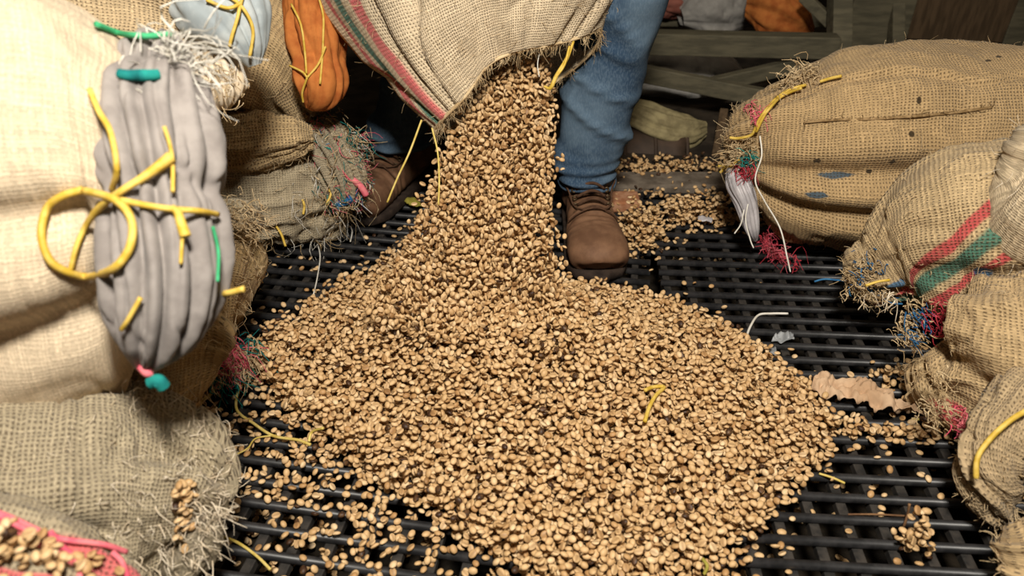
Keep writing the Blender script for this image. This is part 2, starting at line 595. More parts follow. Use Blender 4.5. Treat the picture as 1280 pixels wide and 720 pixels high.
def bean_shape(nr=6, ns=10):
    """domed back, flatter belly with the crease along it"""
    V, G = [], []
    for i in range(nr + 1):
        th = math.pi * i / nr
        for j in range(ns):
            ph = 2 * math.pi * j / ns
            x = math.cos(th)
            y = math.sin(th) * math.cos(ph)
            z = math.sin(th) * math.sin(ph)
            g = 0.0
            if z < -0.05:
                z *= 0.62
            if z < -0.2 and abs(y) < 0.25:
                z += 0.32
                g = 1.0
            V.append((x * BA, y * BB, z * BC))
            G.append(g)
    V, G = np.array(V), np.array(G)
    F = []
    for i in range(nr):
        for j in range(ns):
            F.append((i * ns + j, i * ns + (j + 1) % ns, (i + 1) * ns + (j + 1) % ns, (i + 1) * ns + j))
    return V, np.array(F), G


def bean_shape2():
    nr, ns = 6, 8
    V, F = [(BA, 0, 0)], []
    G = [0.0]
    for i in range(1, nr):
        th = math.pi * i / nr
        for j in range(ns):
            ph = 2 * math.pi * (j + 0.0) / ns
            x, y, z = math.cos(th), math.sin(th) * math.cos(ph), math.sin(th) * math.sin(ph)
            g = 0.0
            if j == 6:                       # belly line: the crease
                z = -0.26 * math.sin(th)
                g = 1.0
            elif z < -0.05:
                z *= 0.70
            V.append((x * BA, y * BB, z * BC))
            G.append(g)
    V.append((-BA, 0, 0))
    G.append(0.0)
    q, t = [], []
    for i in range(nr - 2):
        for j in range(ns):
            a = 1 + i * ns
            q.append((a + j, a + (j + 1) % ns, a + ns + (j + 1) % ns, a + ns + j))
    e = len(V) - 1
    for j in range(ns):
        t.append((0, 1 + (j + 1) % ns, 1 + j))
        t.append((e, e - ns + j, e - ns + (j + 1) % ns))
    return np.array(V), np.array(q), np.array(t), np.array(G)


BV, BQ, BT, BG = bean_shape2()


def rot_mats(r, n, slope=None, tilt=0.5, flip=0.3):
    """random bean attitudes: yaw anywhere, belly up or down, leaning"""
    yaw = r.uniform(0, 2 * math.pi, n)
    ax = r.normal(0, tilt, n) + np.where(r.rand(n) < flip, math.pi, 0)
    ay = r.normal(0, tilt * 0.8, n)
    cz, sz, cx, sx, cy, sy = np.cos(yaw), np.sin(yaw), np.cos(ax), np.sin(ax), np.cos(ay), np.sin(ay)
    z, o = np.zeros(n), np.ones(n)
    Rz = np.stack([cz, -sz, z, sz, cz, z, z, z, o], -1).reshape(n, 3, 3)
    Rx = np.stack([o, z, z, z, cx, -sx, z, sx, cx], -1).reshape(n, 3, 3)
    Ry = np.stack([cy, z, sy, z, o, z, -sy, z, cy], -1).reshape(n, 3, 3)
    return Rz @ Ry @ Rx


def tones(r, n, dark=0.018):
    t = np.clip(r.normal(0.62, 0.2, n), 0.12, 1.0)
    t[r.rand(n) < 0.06] = r.uniform(0.1, 0.25)
    t[r.rand(n) < dark] = r.uniform(0.0, 0.06)
    return t


def bean_mass(name, P, R, tone, mat, parent=None, scale=None, core=None):
    n = len(P)
    sc = np.ones(n) if scale is None else scale
    V = np.einsum('nij,vj->nvi', R, BV) * sc[:, None, None] + P[:, None]
    k = len(BV)
    o = (np.arange(n) * k)[:, None, None]
    Q = (BQ[None] + o).reshape(-1, 4)
    T = (BT[None] + o).reshape(-1, 3)
    V = V.reshape(-1, 3)
    tn = np.repeat(tone, k)
    gv = np.tile(BG, n)
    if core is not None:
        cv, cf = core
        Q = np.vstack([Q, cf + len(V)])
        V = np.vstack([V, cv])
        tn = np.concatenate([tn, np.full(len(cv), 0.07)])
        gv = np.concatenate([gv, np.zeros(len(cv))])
    return link(name, mesh_np(name, V, [Q, T], attrs={'tone': tn, 'groove': gv}), mat, parent)


# heap outline on the ground (metres), read as a closed ring round the heap's crest
RIM = np.array([gr(*p)[:2] for p in ((322, 452), (385, 398), (460, 352), (520, 312), (600, 300), (690, 356), (765, 374), (850, 384), (925, 432), (1005, 492), (1044, 532), (1028, 572),
                                       (965, 632), (925, 690), (870, 750), (780, 775), (690, 745), (615, 694), (555, 655), (505, 622), (458, 588), (402, 544), (345, 490))])
CREST = np.array(gr(640, 400, 0.08)[:2])
CREST_H = 0.105
rel = RIM - CREST
RIM_A = np.arctan2(rel[:, 1], rel[:, 0])
RIM_R = np.hypot(rel[:, 0], rel[:, 1])
_o = np.argsort(RIM_A)
RIM_A, RIM_R = RIM_A[_o], RIM_R[_o]
RIM_A = np.concatenate([RIM_A - 2 * math.pi, RIM_A, RIM_A + 2 * math.pi])
RIM_R = np.tile(RIM_R, 3)


def heap_q(X, Y):
    """0 at the crest, 1 at the rim"""
    a = np.arctan2(Y - CREST[1], X - CREST[0])
    return np.hypot(X - CREST[0], Y - CREST[1]) / np.interp(a, RIM_A, RIM_R)


def heap_h(X, Y):
    q = heap_q(X, Y)
    P = np.stack([X, Y, np.zeros_like(X)], -1)
    h = CREST_H * np.clip(1 - q, -1, 1) * (0.72 + 0.28 * np.clip(1 - q, 0, 1))
    return h + 0.006 * fbm(P, 14, 3, 2) * np.clip(1.2 - q, 0, 1)


RES = 0.0016
GX0, GX1, GY0, GY1 = -0.62, 0.95, 0.40, 1.62
gx = np.arange(GX0, GX1, RES)
gy = np.arange(GY0, GY1, RES)
XX, YY = np.meshgrid(gx, gy, indexing='ij')
HH = heap_h(XX, YY)
QQ = heap_q(XX, YY)
GM = grate_mask(XX, YY)
# beans that dropped through lie in the pit, heaped up under the heap's skirt
pit = PIT_Z + 0.055 * np.clip(1.45 - QQ, 0, 1) * np.clip(0.6 - 3 * XX, 0.2, 1) + 0.012 * noise(np.stack([XX, YY, 0 * XX], -1), 11, 8)
CORE = HH - 0.019
HM = np.maximum(np.maximum(GM, np.maximum(pit, PIT_Z)), np.where(HH > 0.004, CORE, -1))
K = 3
oy, ox = np.meshgrid(np.arange(-K, K + 1), np.arange(-K, K + 1), indexing='ij')
foot = (ox ** 2 + oy ** 2) <= (K + 0.2) ** 2
prof = np.where(foot, np.sqrt(np.clip(1 - (ox ** 2 + oy ** 2) / (K + 0.7) ** 2, 0, 1)) * 0.0030, -9)


def drop(xy, tries, r, keep_low=None, reach=5):
    """let beans fall one by one on the height map, each rolling to the lowest spot near by"""
    out = []
    nx, ny = HM.shape
    ij = np.stack([(xy[:, 0] - GX0) / RES, (xy[:, 1] - GY0) / RES], -1).astype(int)
    offs = r.randint(-reach, reach + 1, (len(xy), tries, 2))
    for n in range(len(xy)):
        best, bi, bj = 9, 0, 0
        for t in range(tries):
            i = ij[n, 0] + offs[n, t, 0]
            j = ij[n, 1] + offs[n, t, 1]
            if i < K or j < K or i >= nx - K or j >= ny - K:
                continue
            w = HM[i - K:i + K + 1, j - K:j + K + 1]
            h = w[1:-1, 1:-1].max()
            if h < best:
                best, bi, bj = h, i, j
        if best > 8:
            continue
        w = HM[bi - K:bi + K + 1, bj - K:bj + K + 1]
        z = best + 0.0021
        np.maximum(w, z + prof, out=w)
        out.append((gx[bi], gy[bj], z))
    return np.array(out)


rb = RS(11)


def sample(n, fn, r, box):
    out = []
    tot = 0
    while tot < n:
        p = np.stack([r.uniform(box[0], box[1], n * 3), r.uniform(box[2], box[3], n * 3)], -1)
        k = p[r.rand(len(p)) < fn(p[:, 0], p[:, 1])]
        out.append(k)
        tot += len(k)
    return np.concatenate(out)[:n]


pit_xy = sample(1350, lambda x, y: np.clip(1.75 - heap_q(x, y), 0.05, 1) * (heap_q(x, y) > 0.9) * np.clip(4.0 - 4 * y, 0.1, 1) * np.clip(0.5 - 3.5 * x, 0.06, 1), rb, (-0.5, 0.75, 0.5, 1.5))
pit_b = drop(pit_xy, 3, rb)
heap_xy = sample(17500, lambda x, y: (heap_q(x, y) < 1.0) * 1.0, rb, (-0.55, 0.6, 0.45, 1.5))
heap_b = drop(heap_xy, 6, rb, reach=6)
skirt_xy = sample(520, lambda x, y: np.exp(-np.clip(heap_q(x, y) - 0.98, 0, 9) * 17) * (heap_q(x, y) > 0.94) * np.clip(4.4 - 4 * y, 0.2, 1) * np.clip(0.5 - 3 * x, 0.18, 1), rb, (-0.6, 0.62, 0.45, 1.5))
skirt_b = drop(skirt_xy, 2, rb, reach=4)
# small drifts lying on the bars: by the right sacks, at the lower right, along the concrete lip
def drift(px, py, sx, sy, n, z=0.0):
    c = gr(px, py, z)
    return np.stack([rb.normal(c[0], sx, n), rb.normal(c[1], sy, n)], -1)


for (px, py, sx, sy, w) in ((1140, 478, 0.035, 0.035, 0.022), (1085, 545, 0.03, 0.012, 0.008), (1165, 545, 0.04, 0.014, 0.012), (1142, 685, 0.020, 0.013, 0.014), (870, 280, 0.07, 0.03, 0.02), (795, 300, 0.035, 0.04, 0.022)):
    c = gr(px, py)
    g = np.exp(-((XX - c[0]) / sx) ** 2 - ((YY - c[1]) / sy) ** 2)
    HM = np.where(g > 0.3, np.maximum(HM, -0.006 + w * (g - 0.5)), HM)
dr = np.concatenate([drift(1140, 478, 0.032, 0.03, 170), drift(1085, 545, 0.03, 0.012, 60), drift(1165, 545, 0.035, 0.012, 110), drift(1142, 685, 0.010, 0.007, 48),
                     drift(870, 275, 0.07, 0.022, 480), drift(795, 300, 0.03, 0.035, 330)])
drift_b = drop(dr, 2, rb, reach=3)
# strays on the bars
st = np.array([gr(*p)[:2] for p in ((457, 267), (1000, 520), (1035, 540), (905, 385), (855, 355), (868, 355), (889, 359), (857, 368), (1150, 595), (1213, 631), (990, 650), (405, 367), (343, 392),
                                    (395, 388), (374, 420), (487, 312), (474, 330), (453, 325), (1160, 600), (1040, 600), (500, 290), (520, 275), (986, 448), (993, 447))])
HM2 = HM.copy()
stray_b = []
for s in st:
    i, j = int((s[0] - GX0) / RES), int((s[1] - GY0) / RES)
    w = HM[i - 12:i + 13, j - 12:j + 13]
    z = max(w.max() if w.max() < 0.02 else 0.0, 0.0)
    stray_b.append((s[0], s[1], z + 0.0021))
stray_b = np.array(stray_b)

allb = np.concatenate([pit_b, heap_b, skirt_b, drift_b, stray_b])
is_heap = np.concatenate([np.zeros(len(pit_b)), np.ones(len(heap_b) + len(skirt_b)), np.zeros(len(drift_b)), np.full(len(stray_b), 0)]).astype(bool)
R_all = rot_mats(rb, len(allb))
T_all = tones(rb, len(allb), 0.034)
S_all = rb.uniform(0.86, 1.12, len(allb))
# the beans that show largest: nearest, uncovered, inside the picture
rel = allb - np.array([0, 0, CAM_H])
dep = rel[:, 1] * CP - rel[:, 2] * SP
ui = 640 + FPX * rel[:, 0] / dep
vi = 360 + FPX * (-rel[:, 2] * CP - rel[:, 1] * SP) / dep
ii = np.clip(((allb[:, 0] - GX0) / RES).astype(int), 0, HM.shape[0] - 1)
jj = np.clip(((allb[:, 1] - GY0) / RES).astype(int), 0, HM.shape[1] - 1)
top = allb[:, 2] + 0.0036 > HM[ii, jj]
cand = np.where(top & is_heap & (ui > 8) & (ui < 1272) & (vi > 8) & (vi < 713))[0]
single = cand[np.argsort(dep[cand])][:206]
rest = np.ones(len(allb), bool)
rest[single] = False

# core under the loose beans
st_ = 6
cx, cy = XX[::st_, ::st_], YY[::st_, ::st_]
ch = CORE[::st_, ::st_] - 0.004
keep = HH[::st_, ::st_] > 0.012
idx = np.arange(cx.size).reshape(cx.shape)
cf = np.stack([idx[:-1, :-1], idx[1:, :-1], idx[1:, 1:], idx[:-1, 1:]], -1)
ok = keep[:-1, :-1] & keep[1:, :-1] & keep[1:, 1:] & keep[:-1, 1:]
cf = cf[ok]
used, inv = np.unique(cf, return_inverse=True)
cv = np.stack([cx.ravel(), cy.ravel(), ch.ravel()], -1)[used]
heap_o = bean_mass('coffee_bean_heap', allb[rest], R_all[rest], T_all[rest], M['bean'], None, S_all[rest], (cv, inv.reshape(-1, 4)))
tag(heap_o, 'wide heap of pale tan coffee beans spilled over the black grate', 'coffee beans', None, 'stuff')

# single beans share a few bean meshes of different tone
BEANS = []
for k in range(9):
    tv = (0.03, 0.3, 0.42, 0.5, 0.58, 0.66, 0.74, 0.84, 0.95)[k]
    mm = mesh_np('coffee_bean', BV, [BQ, BT], attrs={'tone': np.full(len(BV), tv), 'groove': BG})
    mm.materials.append(M['bean'])
    BEANS.append(mm)


def single_bean(p, R, tone, sc, label, group):
    k = 0 if tone < 0.09 else 1 + min(7, int(np.argmin(np.abs(np.array((0.3, 0.42, 0.5, 0.58, 0.66, 0.74, 0.84, 0.95)) - tone))))
    o = bpy.data.objects.new('coffee_bean', BEANS[k])
    o.matrix_world = Matrix.Translation(Vector(p)) @ Matrix(R.tolist()).to_4x4() @ Matrix.Diagonal((sc, sc, sc, 1))
    COL.objects.link(o)
    if k == 0:
        label, group = label.replace('pale tan', 'dark brown'), group.replace('pale', 'dark')
    return tag(o, label, 'coffee bean', group)


for i in single:
    single_bean(allb[i], R_all[i], T_all[i], S_all[i], "pale tan coffee bean on the heap's near slope at the bottom of the picture", 'pale beans on the near slope of the heap')

# the stream pouring out of the sack
rs = RS(23)
SC = catmull([at(650, 66, 1.30), at(647, 110, 1.28), at(634, 170, 1.26), at(622, 235, 1.235), at(612, 300, 1.21), at(606, 350, 1.19), at(604, 385, 1.16)], 60)
SW = np.interp(np.linspace(0, 1, 60), [0, .17, .35, .55, .75, 0.9, 1], [.040, .058, .085, .100, .118, .145, .16])
SD = np.interp(np.linspace(0, 1, 60), [0, .3, .7, 1], [.040, .050, .065, .085])
cells, pts = {}, []
cs = 0.0082
for _ in range(60000):
    t = rs.rand() ** 0.85
    k = int(t * 59)
    a = rs.uniform(0, 2 * math.pi)
    rad = math.sqrt(rs.rand())
    if rs.rand() < 0.05:
        rad *= rs.uniform(1.0, 1.22)
    skew = -0.02 * t
    p = SC[k] + np.array([SW[k] * rad * math.cos(a) + skew, SD[k] * rad * math.sin(a), rs.uniform(-0.004, 0.004)])
    key = tuple((p / cs).astype(int))
    bad = False
    for dx in (-1, 0, 1):
        for dy in (-1, 0, 1):
            for dz in (-1, 0, 1):
                for q in cells.get((key[0] + dx, key[1] + dy, key[2] + dz), ()):
                    if (q[0] - p[0]) ** 2 + (q[1] - p[1]) ** 2 + (q[2] - p[2]) ** 2 < cs * cs:
                        bad = True
                        break
                if bad:
                    break
            if bad:
                break
        if bad:
            break
    if not bad:
        cells.setdefault(key, []).append(p)
        pts.append(p)
pts = np.array(pts)
stream = bean_mass('coffee_bean_stream', pts, rot_mats(rs, len(pts), tilt=1.2), tones(rs, len(pts), 0.02), M['bean'], None, rs.uniform(0.86, 1.1, len(pts)))
tag(stream, "stream of tan coffee beans falling from the tilted sack's mouth", 'coffee beans', None, 'stuff')


# ------------------------------------------------------------------ sacks
def loft(ctrl, rads, nu=110, nv=110, power=2.3, up=(0, 0, 1)):
    P = catmull(ctrl, nu)
    Rr = np.maximum(catmull(rads, nu), 0.002)
    T = norm(np.gradient(P, axis=0))
    S = norm(np.cross(T, np.array(up, float)))
    N = np.cross(S, T)
    ang = np.linspace(-math.pi, math.pi, nv, endpoint=False)
    c, s = np.cos(ang), np.sin(ang)
    k = (np.abs(c) ** power + np.abs(s) ** power) ** (-1.0 / power)
    c, s = c * k, s * k
    V = P[:, None] + S[:, None] * (c[None, :, None] * Rr[:, 0][:, None, None]) + N[:, None] * (s[None, :, None] * Rr[:, 1][:, None, None])
    Nr = norm(S[:, None] * (c[None, :, None] / Rr[:, 0][:, None, None]) + N[:, None] * (s[None, :, None] / Rr[:, 1][:, None, None]))
    dist = np.concatenate([[0], np.cumsum(np.linalg.norm(np.diff(P, axis=0), axis=1))])
    return V, Nr, dist, ang, Rr, T


def wrapdiff(a, b):
    return (a - b + math.pi) % (2 * math.pi) - math.pi


def sack_mesh(name, ctrl, rads, mat, parent=None, seed=0, nu=120, nv=128, power=2.3, lump=0.010, crease=0.006, gather=0.012, gather_len=0.10, lobes=11, end='both', grooves=(), zmin=None, up=(0, 0, 1), circ=None):
    ctrl, rads = np.array(ctrl, float), np.array(rads, float)
    if end != 'both':                       # the far end of the sack, out of the picture, is closed too
        a, b, r0 = (ctrl[0], ctrl[1], rads[0]) if end == 'end' else (ctrl[-1], ctrl[-2], rads[-1])
        w = norm(a - b) * np.array([1, 1, 0.0])
        far = [a + w * .10, a + w * .16, a + w * .18]
        fr_ = [r0 * .92, r0 * .6, r0 * .08]
        if end == 'end':
            ctrl, rads = np.vstack([far[::-1], ctrl]), np.vstack([fr_[::-1], rads])
        else:
            ctrl, rads = np.vstack([ctrl, far]), np.vstack([rads, fr_])
        nu += 30
    V, Nr, dist, ang, Rr, T = loft(ctrl, rads, nu, nv, power, up)
    L = dist[-1]
    A = np.broadcast_to(ang[None], V.shape[:2])
    Dd = np.broadcast_to(dist[:, None], V.shape[:2])
    d = lump * fbm(V, 9, seed, 2)
    # soft long creases running along the cloth
    q = np.stack([Dd * 10, np.cos(A) * 2.2, np.sin(A) * 2.2], -1)
    rid = 1 - np.abs(noise(q, 1.6, seed + 5)) * 2
    d = d + crease * np.clip(rid, -0.4, 1) ** 2 * np.sign(rid)
    q2 = np.stack([Dd * 22, np.cos(A) * 1.5, np.sin(A) * 1.5], -1)
    d = d - crease * 0.8 * np.clip(1 - np.abs(noise(q2, 1.9, seed + 9)) * 5, 0, 1)
    e = np.zeros_like(Dd)
    if end in ('both', 'start'):
        e = np.maximum(e, np.exp(-(Dd / gather_len) ** 2))
    if end in ('both', 'end'):
        e = np.maximum(e, np.exp(-((L - Dd) / gather_len) ** 2))
    ph = 2.2 * noise(np.stack([Dd * 7, np.cos(A), np.sin(A)], -1), 1.0, seed + 3)
    sh = np.minimum(Rr[:, :1] / 0.05, 1.0)
    d = d + gather * e * sh * (np.sin(A * lobes + ph) + 0.5 * np.sin(A * (lobes * 1.7 // 1) + ph * 2))
    for g in grooves:          # (angle at start, angle at end, s0, s1, width, depth)
        a0, a1, s0, s1, w, dp = g
        t = np.clip((Dd / L - s0) / max(1e-6, s1 - s0), 0, 1)
        m = np.clip((Dd / L - s0) / 0.08 + 1, 0, 1) * np.clip((s1 - Dd / L) / 0.08 + 1, 0, 1)
        wd = wrapdiff(A, a0 + (a1 - a0) * t + 0.10 * noise(np.stack([Dd * 15, 0 * A, 0 * A], -1), 1, seed + 21))
        d = d - dp * m * np.exp(-(wd / w) ** 2) + dp * 0.45 * m * np.exp(-((wd - 2.0 * w) / (1.3 * w)) ** 2)
    V = V + Nr * d[..., None]
    if zmin is not None:
        z = V[..., 2]
        V[..., 2] = np.where(z < zmin + 0.02, zmin + 0.02 * np.exp(np.clip((z - zmin - 0.02) / 0.02, -6, 0)), z)
    C = circ or 2 * math.pi * float(np.max(Rr.mean(axis=1)))
    uv = np.stack([Dd, ((A + math.pi) / (2 * math.pi)) * C], -1).reshape(-1, 2)
    # a last column closes the UV seam
    V2 = np.concatenate([V, V[:, :1]], 1)
    uv2 = np.concatenate([uv.reshape(nu, nv, 2), np.stack([dist, np.full(nu, C)], -1)[:, None]], 1)
    nv2 = nv + 1
    F = grid_faces(nu, nv2, wrap_v=False)
    o = link(name, mesh_np(name, V2.reshape(-1, 3), F[:, ::-1], uv2.reshape(-1, 2)), mat, parent)
    return o, V, Nr, T


def fuzz(V, Nr, n, length, mat, parent, seed, rows=(0, 1), name='loose_fibres', rad=0.00045, push=0.0, droop=0.2, dirv=None, curl=0.5, cols=None):
    """threads sticking out of a sack, rooted on its surface"""
    r = RS(seed)
    nu, nv = V.shape[:2]
    i = r.randint(int(rows[0] * nu), max(int(rows[0] * nu) + 1, int(rows[1] * nu)), n)
    if cols is None:
        j = r.randint(0, nv, n)
    else:
        j = (r.uniform(cols[0], cols[1], n) / (2 * math.pi) * nv).astype(int) % nv
    d = Nr[i, j] + (0 if dirv is None else np.array(dirv))
    return fibres(name, V[i, j] + Nr[i, j] * push, d, length, rad, mat, parent, seed, curl, droop)


def rag(name, ctrl, rads, mat, parent, seed=0, lobes=5, amp=0.18, nu=70, nv=90, pinch=(), up=(0, 1, 0)):
    """bunched cloth: deep rounded folds running along it, pinched where a tie goes round"""
    V, Nr, dist, ang, Rr, T = loft(ctrl, rads, nu, nv, 2.0, up)
    A = np.broadcast_to(ang[None], V.shape[:2])
    Dd = np.broadcast_to(dist[:, None], V.shape[:2])
    L = dist[-1]
    ring = lambda k, m=1.0: np.stack([Dd * k, np.cos(A) * m, np.sin(A) * m], -1)
    ph = 1.5 * noise(ring(6, 1.3), 1.0, seed) + seed + 0.7 * np.sin(2 * A + seed)
    ph2 = 1.6 * noise(ring(9, 1.6), 1.0, seed + 31)
    fold = 0.66 * np.abs(np.sin(A * lobes / 2 + ph)) ** 0.6 + 0.34 * np.abs(np.sin(A * round(lobes * 1.5) / 2 + ph2)) ** 0.6
    rr = Rr.mean(axis=1)[:, None]
    d = rr * amp * (fold - 0.72) * 2.0 + 0.022 * rr * fbm(V, 60, seed + 4, 3)
    cr = np.clip(1 - np.abs(noise(ring(13, 2.4), 1.3, seed + 8)) * 7, 0, 1)
    d = d - rr * 0.08 * cr
    for (pos, w, dp) in pinch:
        d = d - rr * dp * np.exp(-((Dd / L - pos) / w) ** 2)
    V = V + Nr * d[..., None]
    uv = np.stack([Dd, A / 6.28], -1).reshape(-1, 2)
    F = grid_faces(nu, nv)
    V3 = V.reshape(-1, 3)
    return link(name, mesh_np(name, V3, F[:, ::-1], uv), mat, parent), V, Nr


def twine(name, pts, rad, parent, mat='twine', n=None, taper=None):
    return tube(name, pts, rad, M[mat], parent, 6, n, taper)


def onto(V, pts, lift=0.003):
    """points on a surface: each (x, y) sight line is carried to the first of the surface's vertices near it"""
    P = np.asarray(V).reshape(-1, 3) - np.array([0, 0, CAM_H])
    D = P[:, 1] * CP - P[:, 2] * SP
    X, Y = 640 + FPX * P[:, 0] / D, 360 + FPX * (-P[:, 2] * CP - P[:, 1] * SP) / D
    out = []
    for x, y in pts:
        r2 = (X - x) ** 2 + (Y - y) ** 2
        k = r2 < 49
        if not k.any():
            k = r2 <= r2.min() + 30
        out.append(at(x, y, D[k].min() - lift))
    return out


def sack_thing(label, base, group=None):
    return thing('burlap_sack', label, 'sack', base, group)


D2R = math.pi / 180
# --- A: the big cream sack nearest the camera, at the left
M['burlap_cream'] = burlap('cream_sacking', (0.62, 0.50, 0.35), (0.40, 0.29, 0.17), 0.0030, 0.25, stain=(0.40, 0.28, 0.16), stain_amt=0.45, bump=0.45)
tA = sack_thing('large cream burlap sack nearest the camera, its mouth stuffed with grey cloth', at(0, 545, 0.76))
oA, VA, NA, _ = sack_mesh('sack_body', [at(-420, 330, .70), at(-150, 292, .73), at(0, 278, .755), at(80, 272, .77), at(140, 268, .785), at(185, 270, .795), at(215, 275, .80), at(232, 280, .805)],
                          [(.12, .16), (.145, .205), (.145, .212), (.135, .205), (.115, .180), (.090, .140), (.055, .09), (.012, .02)], M['burlap_cream'], tA, 1, 150, 150, 2.4,
                          lump=.010, crease=.003, gather=.006, gather_len=.07, lobes=9, end='end',
                          grooves=((16 * D2R, 14 * D2R, .30, .90, .07, .014), (-42 * D2R, -12 * D2R, .1, .92, .13, .026)))
_o, VG_A, _n = rag('grey_cloth', [at(200, 58, .735), at(196, 100, .715), at(203, 180, .695), at(208, 262, .685), at(208, 330, .68), at(200, 395, .685), at(186, 452, .705)],
    [(.022, .022), (.040, .045), (.046, .060), (.046, .056), (.048, .058), (.040, .048), (.012, .018)], M['grey_cloth'], tA, 3, 11, .19, 150, 190, pinch=((.50, .035, .14), (.12, .04, .3)))
SA = np.concatenate([VA.reshape(-1, 3), VG_A.reshape(-1, 3)])
for pts, w, tp in (([(112, 112), (124, 140), (138, 165), (146, 210), (140, 238)], .0026, None),
                   ([(104, 237), (76, 246), (58, 262), (52, 295), (62, 325), (84, 340), (110, 346), (138, 338), (158, 318), (166, 290), (160, 266), (140, 248), (104, 238)], .0034, None),
                   ([(88, 338), (95, 310), (106, 285), (122, 262), (150, 240), (182, 220), (215, 196)], .003, (0.7, 0.8, 1, 1, 1.7)),
                   ([(150, 250), (190, 258), (222, 262), (250, 264), (272, 268)], .0027, None), ([(214, 258), (222, 266), (226, 278), (232, 296)], .0040, (0.6, 1, 1.2)),
                   ([(205, 158), (212, 180), (216, 205), (216, 240)], .0018, None), ([(228, 292), (226, 330)], .0016, None), ([(176, 372), (160, 400), (152, 412)], .002, None)):
    twine('twine', onto(SA, pts, .004), w, tA, taper=tp)
twine('twine', [at(266, 368, .70), at(286, 366, .69), at(305, 361, .685)], .003, tA)
twine('green_thread', onto(SA, [(120, 30), (148, 41), (168, 44), (185, 45), (216, 42)], .004), .0028, tA, 'green_thread')
twine('green_thread', onto(SA, [(266, 283), (273, 315), (272, 352)], .003), .0016, tA, 'green_thread')
tube('teal_tie', onto(SA, [(148, 92), (160, 94), (172, 94), (186, 94), (198, 93)], .001), .005, M['teal_thread'], tA, 8, taper=(.8, 1, .9))
tube('red_knot', [at(176, 458, .68), at(184, 466, .675), at(190, 464, .675)], .004, M['pink_thread'], tA, 8)
tube('teal_knot', [at(188, 478, .678), at(198, 476, .676), at(205, 484, .68)], .006, M['teal_thread'], tA, 8)
fuzz(VA, NA, 220, .03, M['pale_jute'], tA, 5, (.90, .99), 'loose_fibres', .0006)
fibres('frayed_white_ends', np.array([at(215, 80, .70)] * 90) + RS(4).normal(0, .014, (90, 3)), np.tile((.6, -.2, .5), (90, 1)), .05, .0011, M['white_thread'], tA, 6, .6, .4)

# --- C: sack above, with the pale blue cloth
M['burlap_c'] = burlap('tan_sacking_upper', (0.56, 0.42, 0.25), TAN_D, 0.0038, 0.52)
tC = sack_thing('tan burlap sack behind the big cream one, tied off with pale blue cloth', at(100, 160, 1.0))
oC, VC, NC, _ = sack_mesh('sack_body', [at(-250, 45, .98), at(-50, 40, 1.0), at(100, 45, 1.02), at(190, 50, 1.035), at(245, 60, 1.05), at(275, 75, 1.06)],
                          [(.12, .13), (.14, .15), (.14, .15), (.12, .13), (.085, .09), (.02, .025)], M['burlap_c'], tC, 12, 100, 110, lobes=9, end='end', gather=.014)
_o, VC2, _n = rag('pale_blue_cloth', [at(248, -40, 1.0), at(266, -5, .985), at(290, 25, .975), at(306, 52, .975), at(318, 82, .985)],
    [(.02, .02), (.05, .055), (.05, .052), (.03, .033), (.008, .01)], M['blue_cloth'], tC, 7, 5, .22, 70, 90, pinch=((.22, .06, .3),))
for pts in ([(305, -10), (300, 8), (297, 22), (290, 45), (287, 58)], [(272, -12), (300, 6), (316, 36), (312, 72)], [(258, 0), (284, 10), (302, 4)]):
    twine('twine', onto(VC2, pts), .0022, tC)
fibres('frayed_mouth', np.array([at(268, 98, .985)] * 260) + RS(9).normal(0, .016, (260, 3)), np.tile((.15, -.6, .1), (260, 1)), .012, .0009, M['jute'], tC, 8, .9, .6)
rag('mouth_tuft', [at(262, 58, 1.03), at(264, 80, 1.015), at(270, 110, 1.01), at(276, 136, 1.02)], [(.018, .02), (.035, .035), (.036, .036), (.012, .012)], M['pale_jute'], tC, 8, 11, .3)

# --- D: sack further back with the orange cloth
M['burlap_d'] = burlap('tan_sacking_back', (0.50, 0.36, 0.19), TAN_D, 0.0046, 0.55)
tD = sack_thing('burlap sack on the second layer, tied off with orange cloth', at(250, 225, 1.42))
oD, VD, ND, _ = sack_mesh('sack_body', [at(-50, 70, 1.36), at(150, 75, 1.38), at(270, 85, 1.40), at(330, 95, 1.41), at(365, 115, 1.42), at(392, 150, 1.43)],
                          [(.14, .16), (.15, .165), (.14, .165), (.12, .15), (.085, .105), (.015, .02)], M['burlap_d'], tD, 22, 110, 120, lobes=8, end='end', gather=.012,
                          grooves=((-5 * D2R, -12 * D2R, .4, 1.0, .13, .028), (-40 * D2R, -30 * D2R, .4, 1.0, .10, .014), (38 * D2R, 30 * D2R, .5, 1, .12, .012)))
oD2, VDL, NDL, _ = sack_mesh('folded_lip', [at(215, 178, 1.36), at(262, 178, 1.345), at(310, 176, 1.34), at(355, 172, 1.345), at(390, 170, 1.36)], [(.03, .035), (.04, .042), (.042, .044), (.034, .036), (.012, .014)],
                              M['burlap_d'], tD, 27, 70, 80, 2.1, lobes=5, end='end', gather=.006, lump=.006, crease=.006)
fuzz(VDL, NDL, 160, .012, M['jute'], tD, 28, (.5, .98), 'loose_fibres', .0006, curl=1.2)
_o, VD2, _n = rag('orange_cloth', [at(378, -60, 1.35), at(388, -15, 1.32), at(392, 35, 1.31), at(398, 80, 1.31), at(398, 112, 1.315), at(388, 134, 1.33)],
    [(.03, .03), (.042, .046), (.046, .050), (.044, .046), (.040, .040), (.010, .012)], M['orange_cloth'], tD, 11, 5, .26, 90, 110, pinch=((.72, .06, .12),))
for pts in ([(362, 82), (378, 90), (384, 97)], [(384, 97), (398, 80), (407, 58)], [(384, 97), (378, 115), (379, 128)], [(364, 5), (374, 25), (378, 40), (380, 55), (382, 75), (383, 92)], [(398, -5), (404, 20), (404, 45), (403, 70), (400, 105)]):
    twine('twine', onto(VD2, pts), .0019, tD)
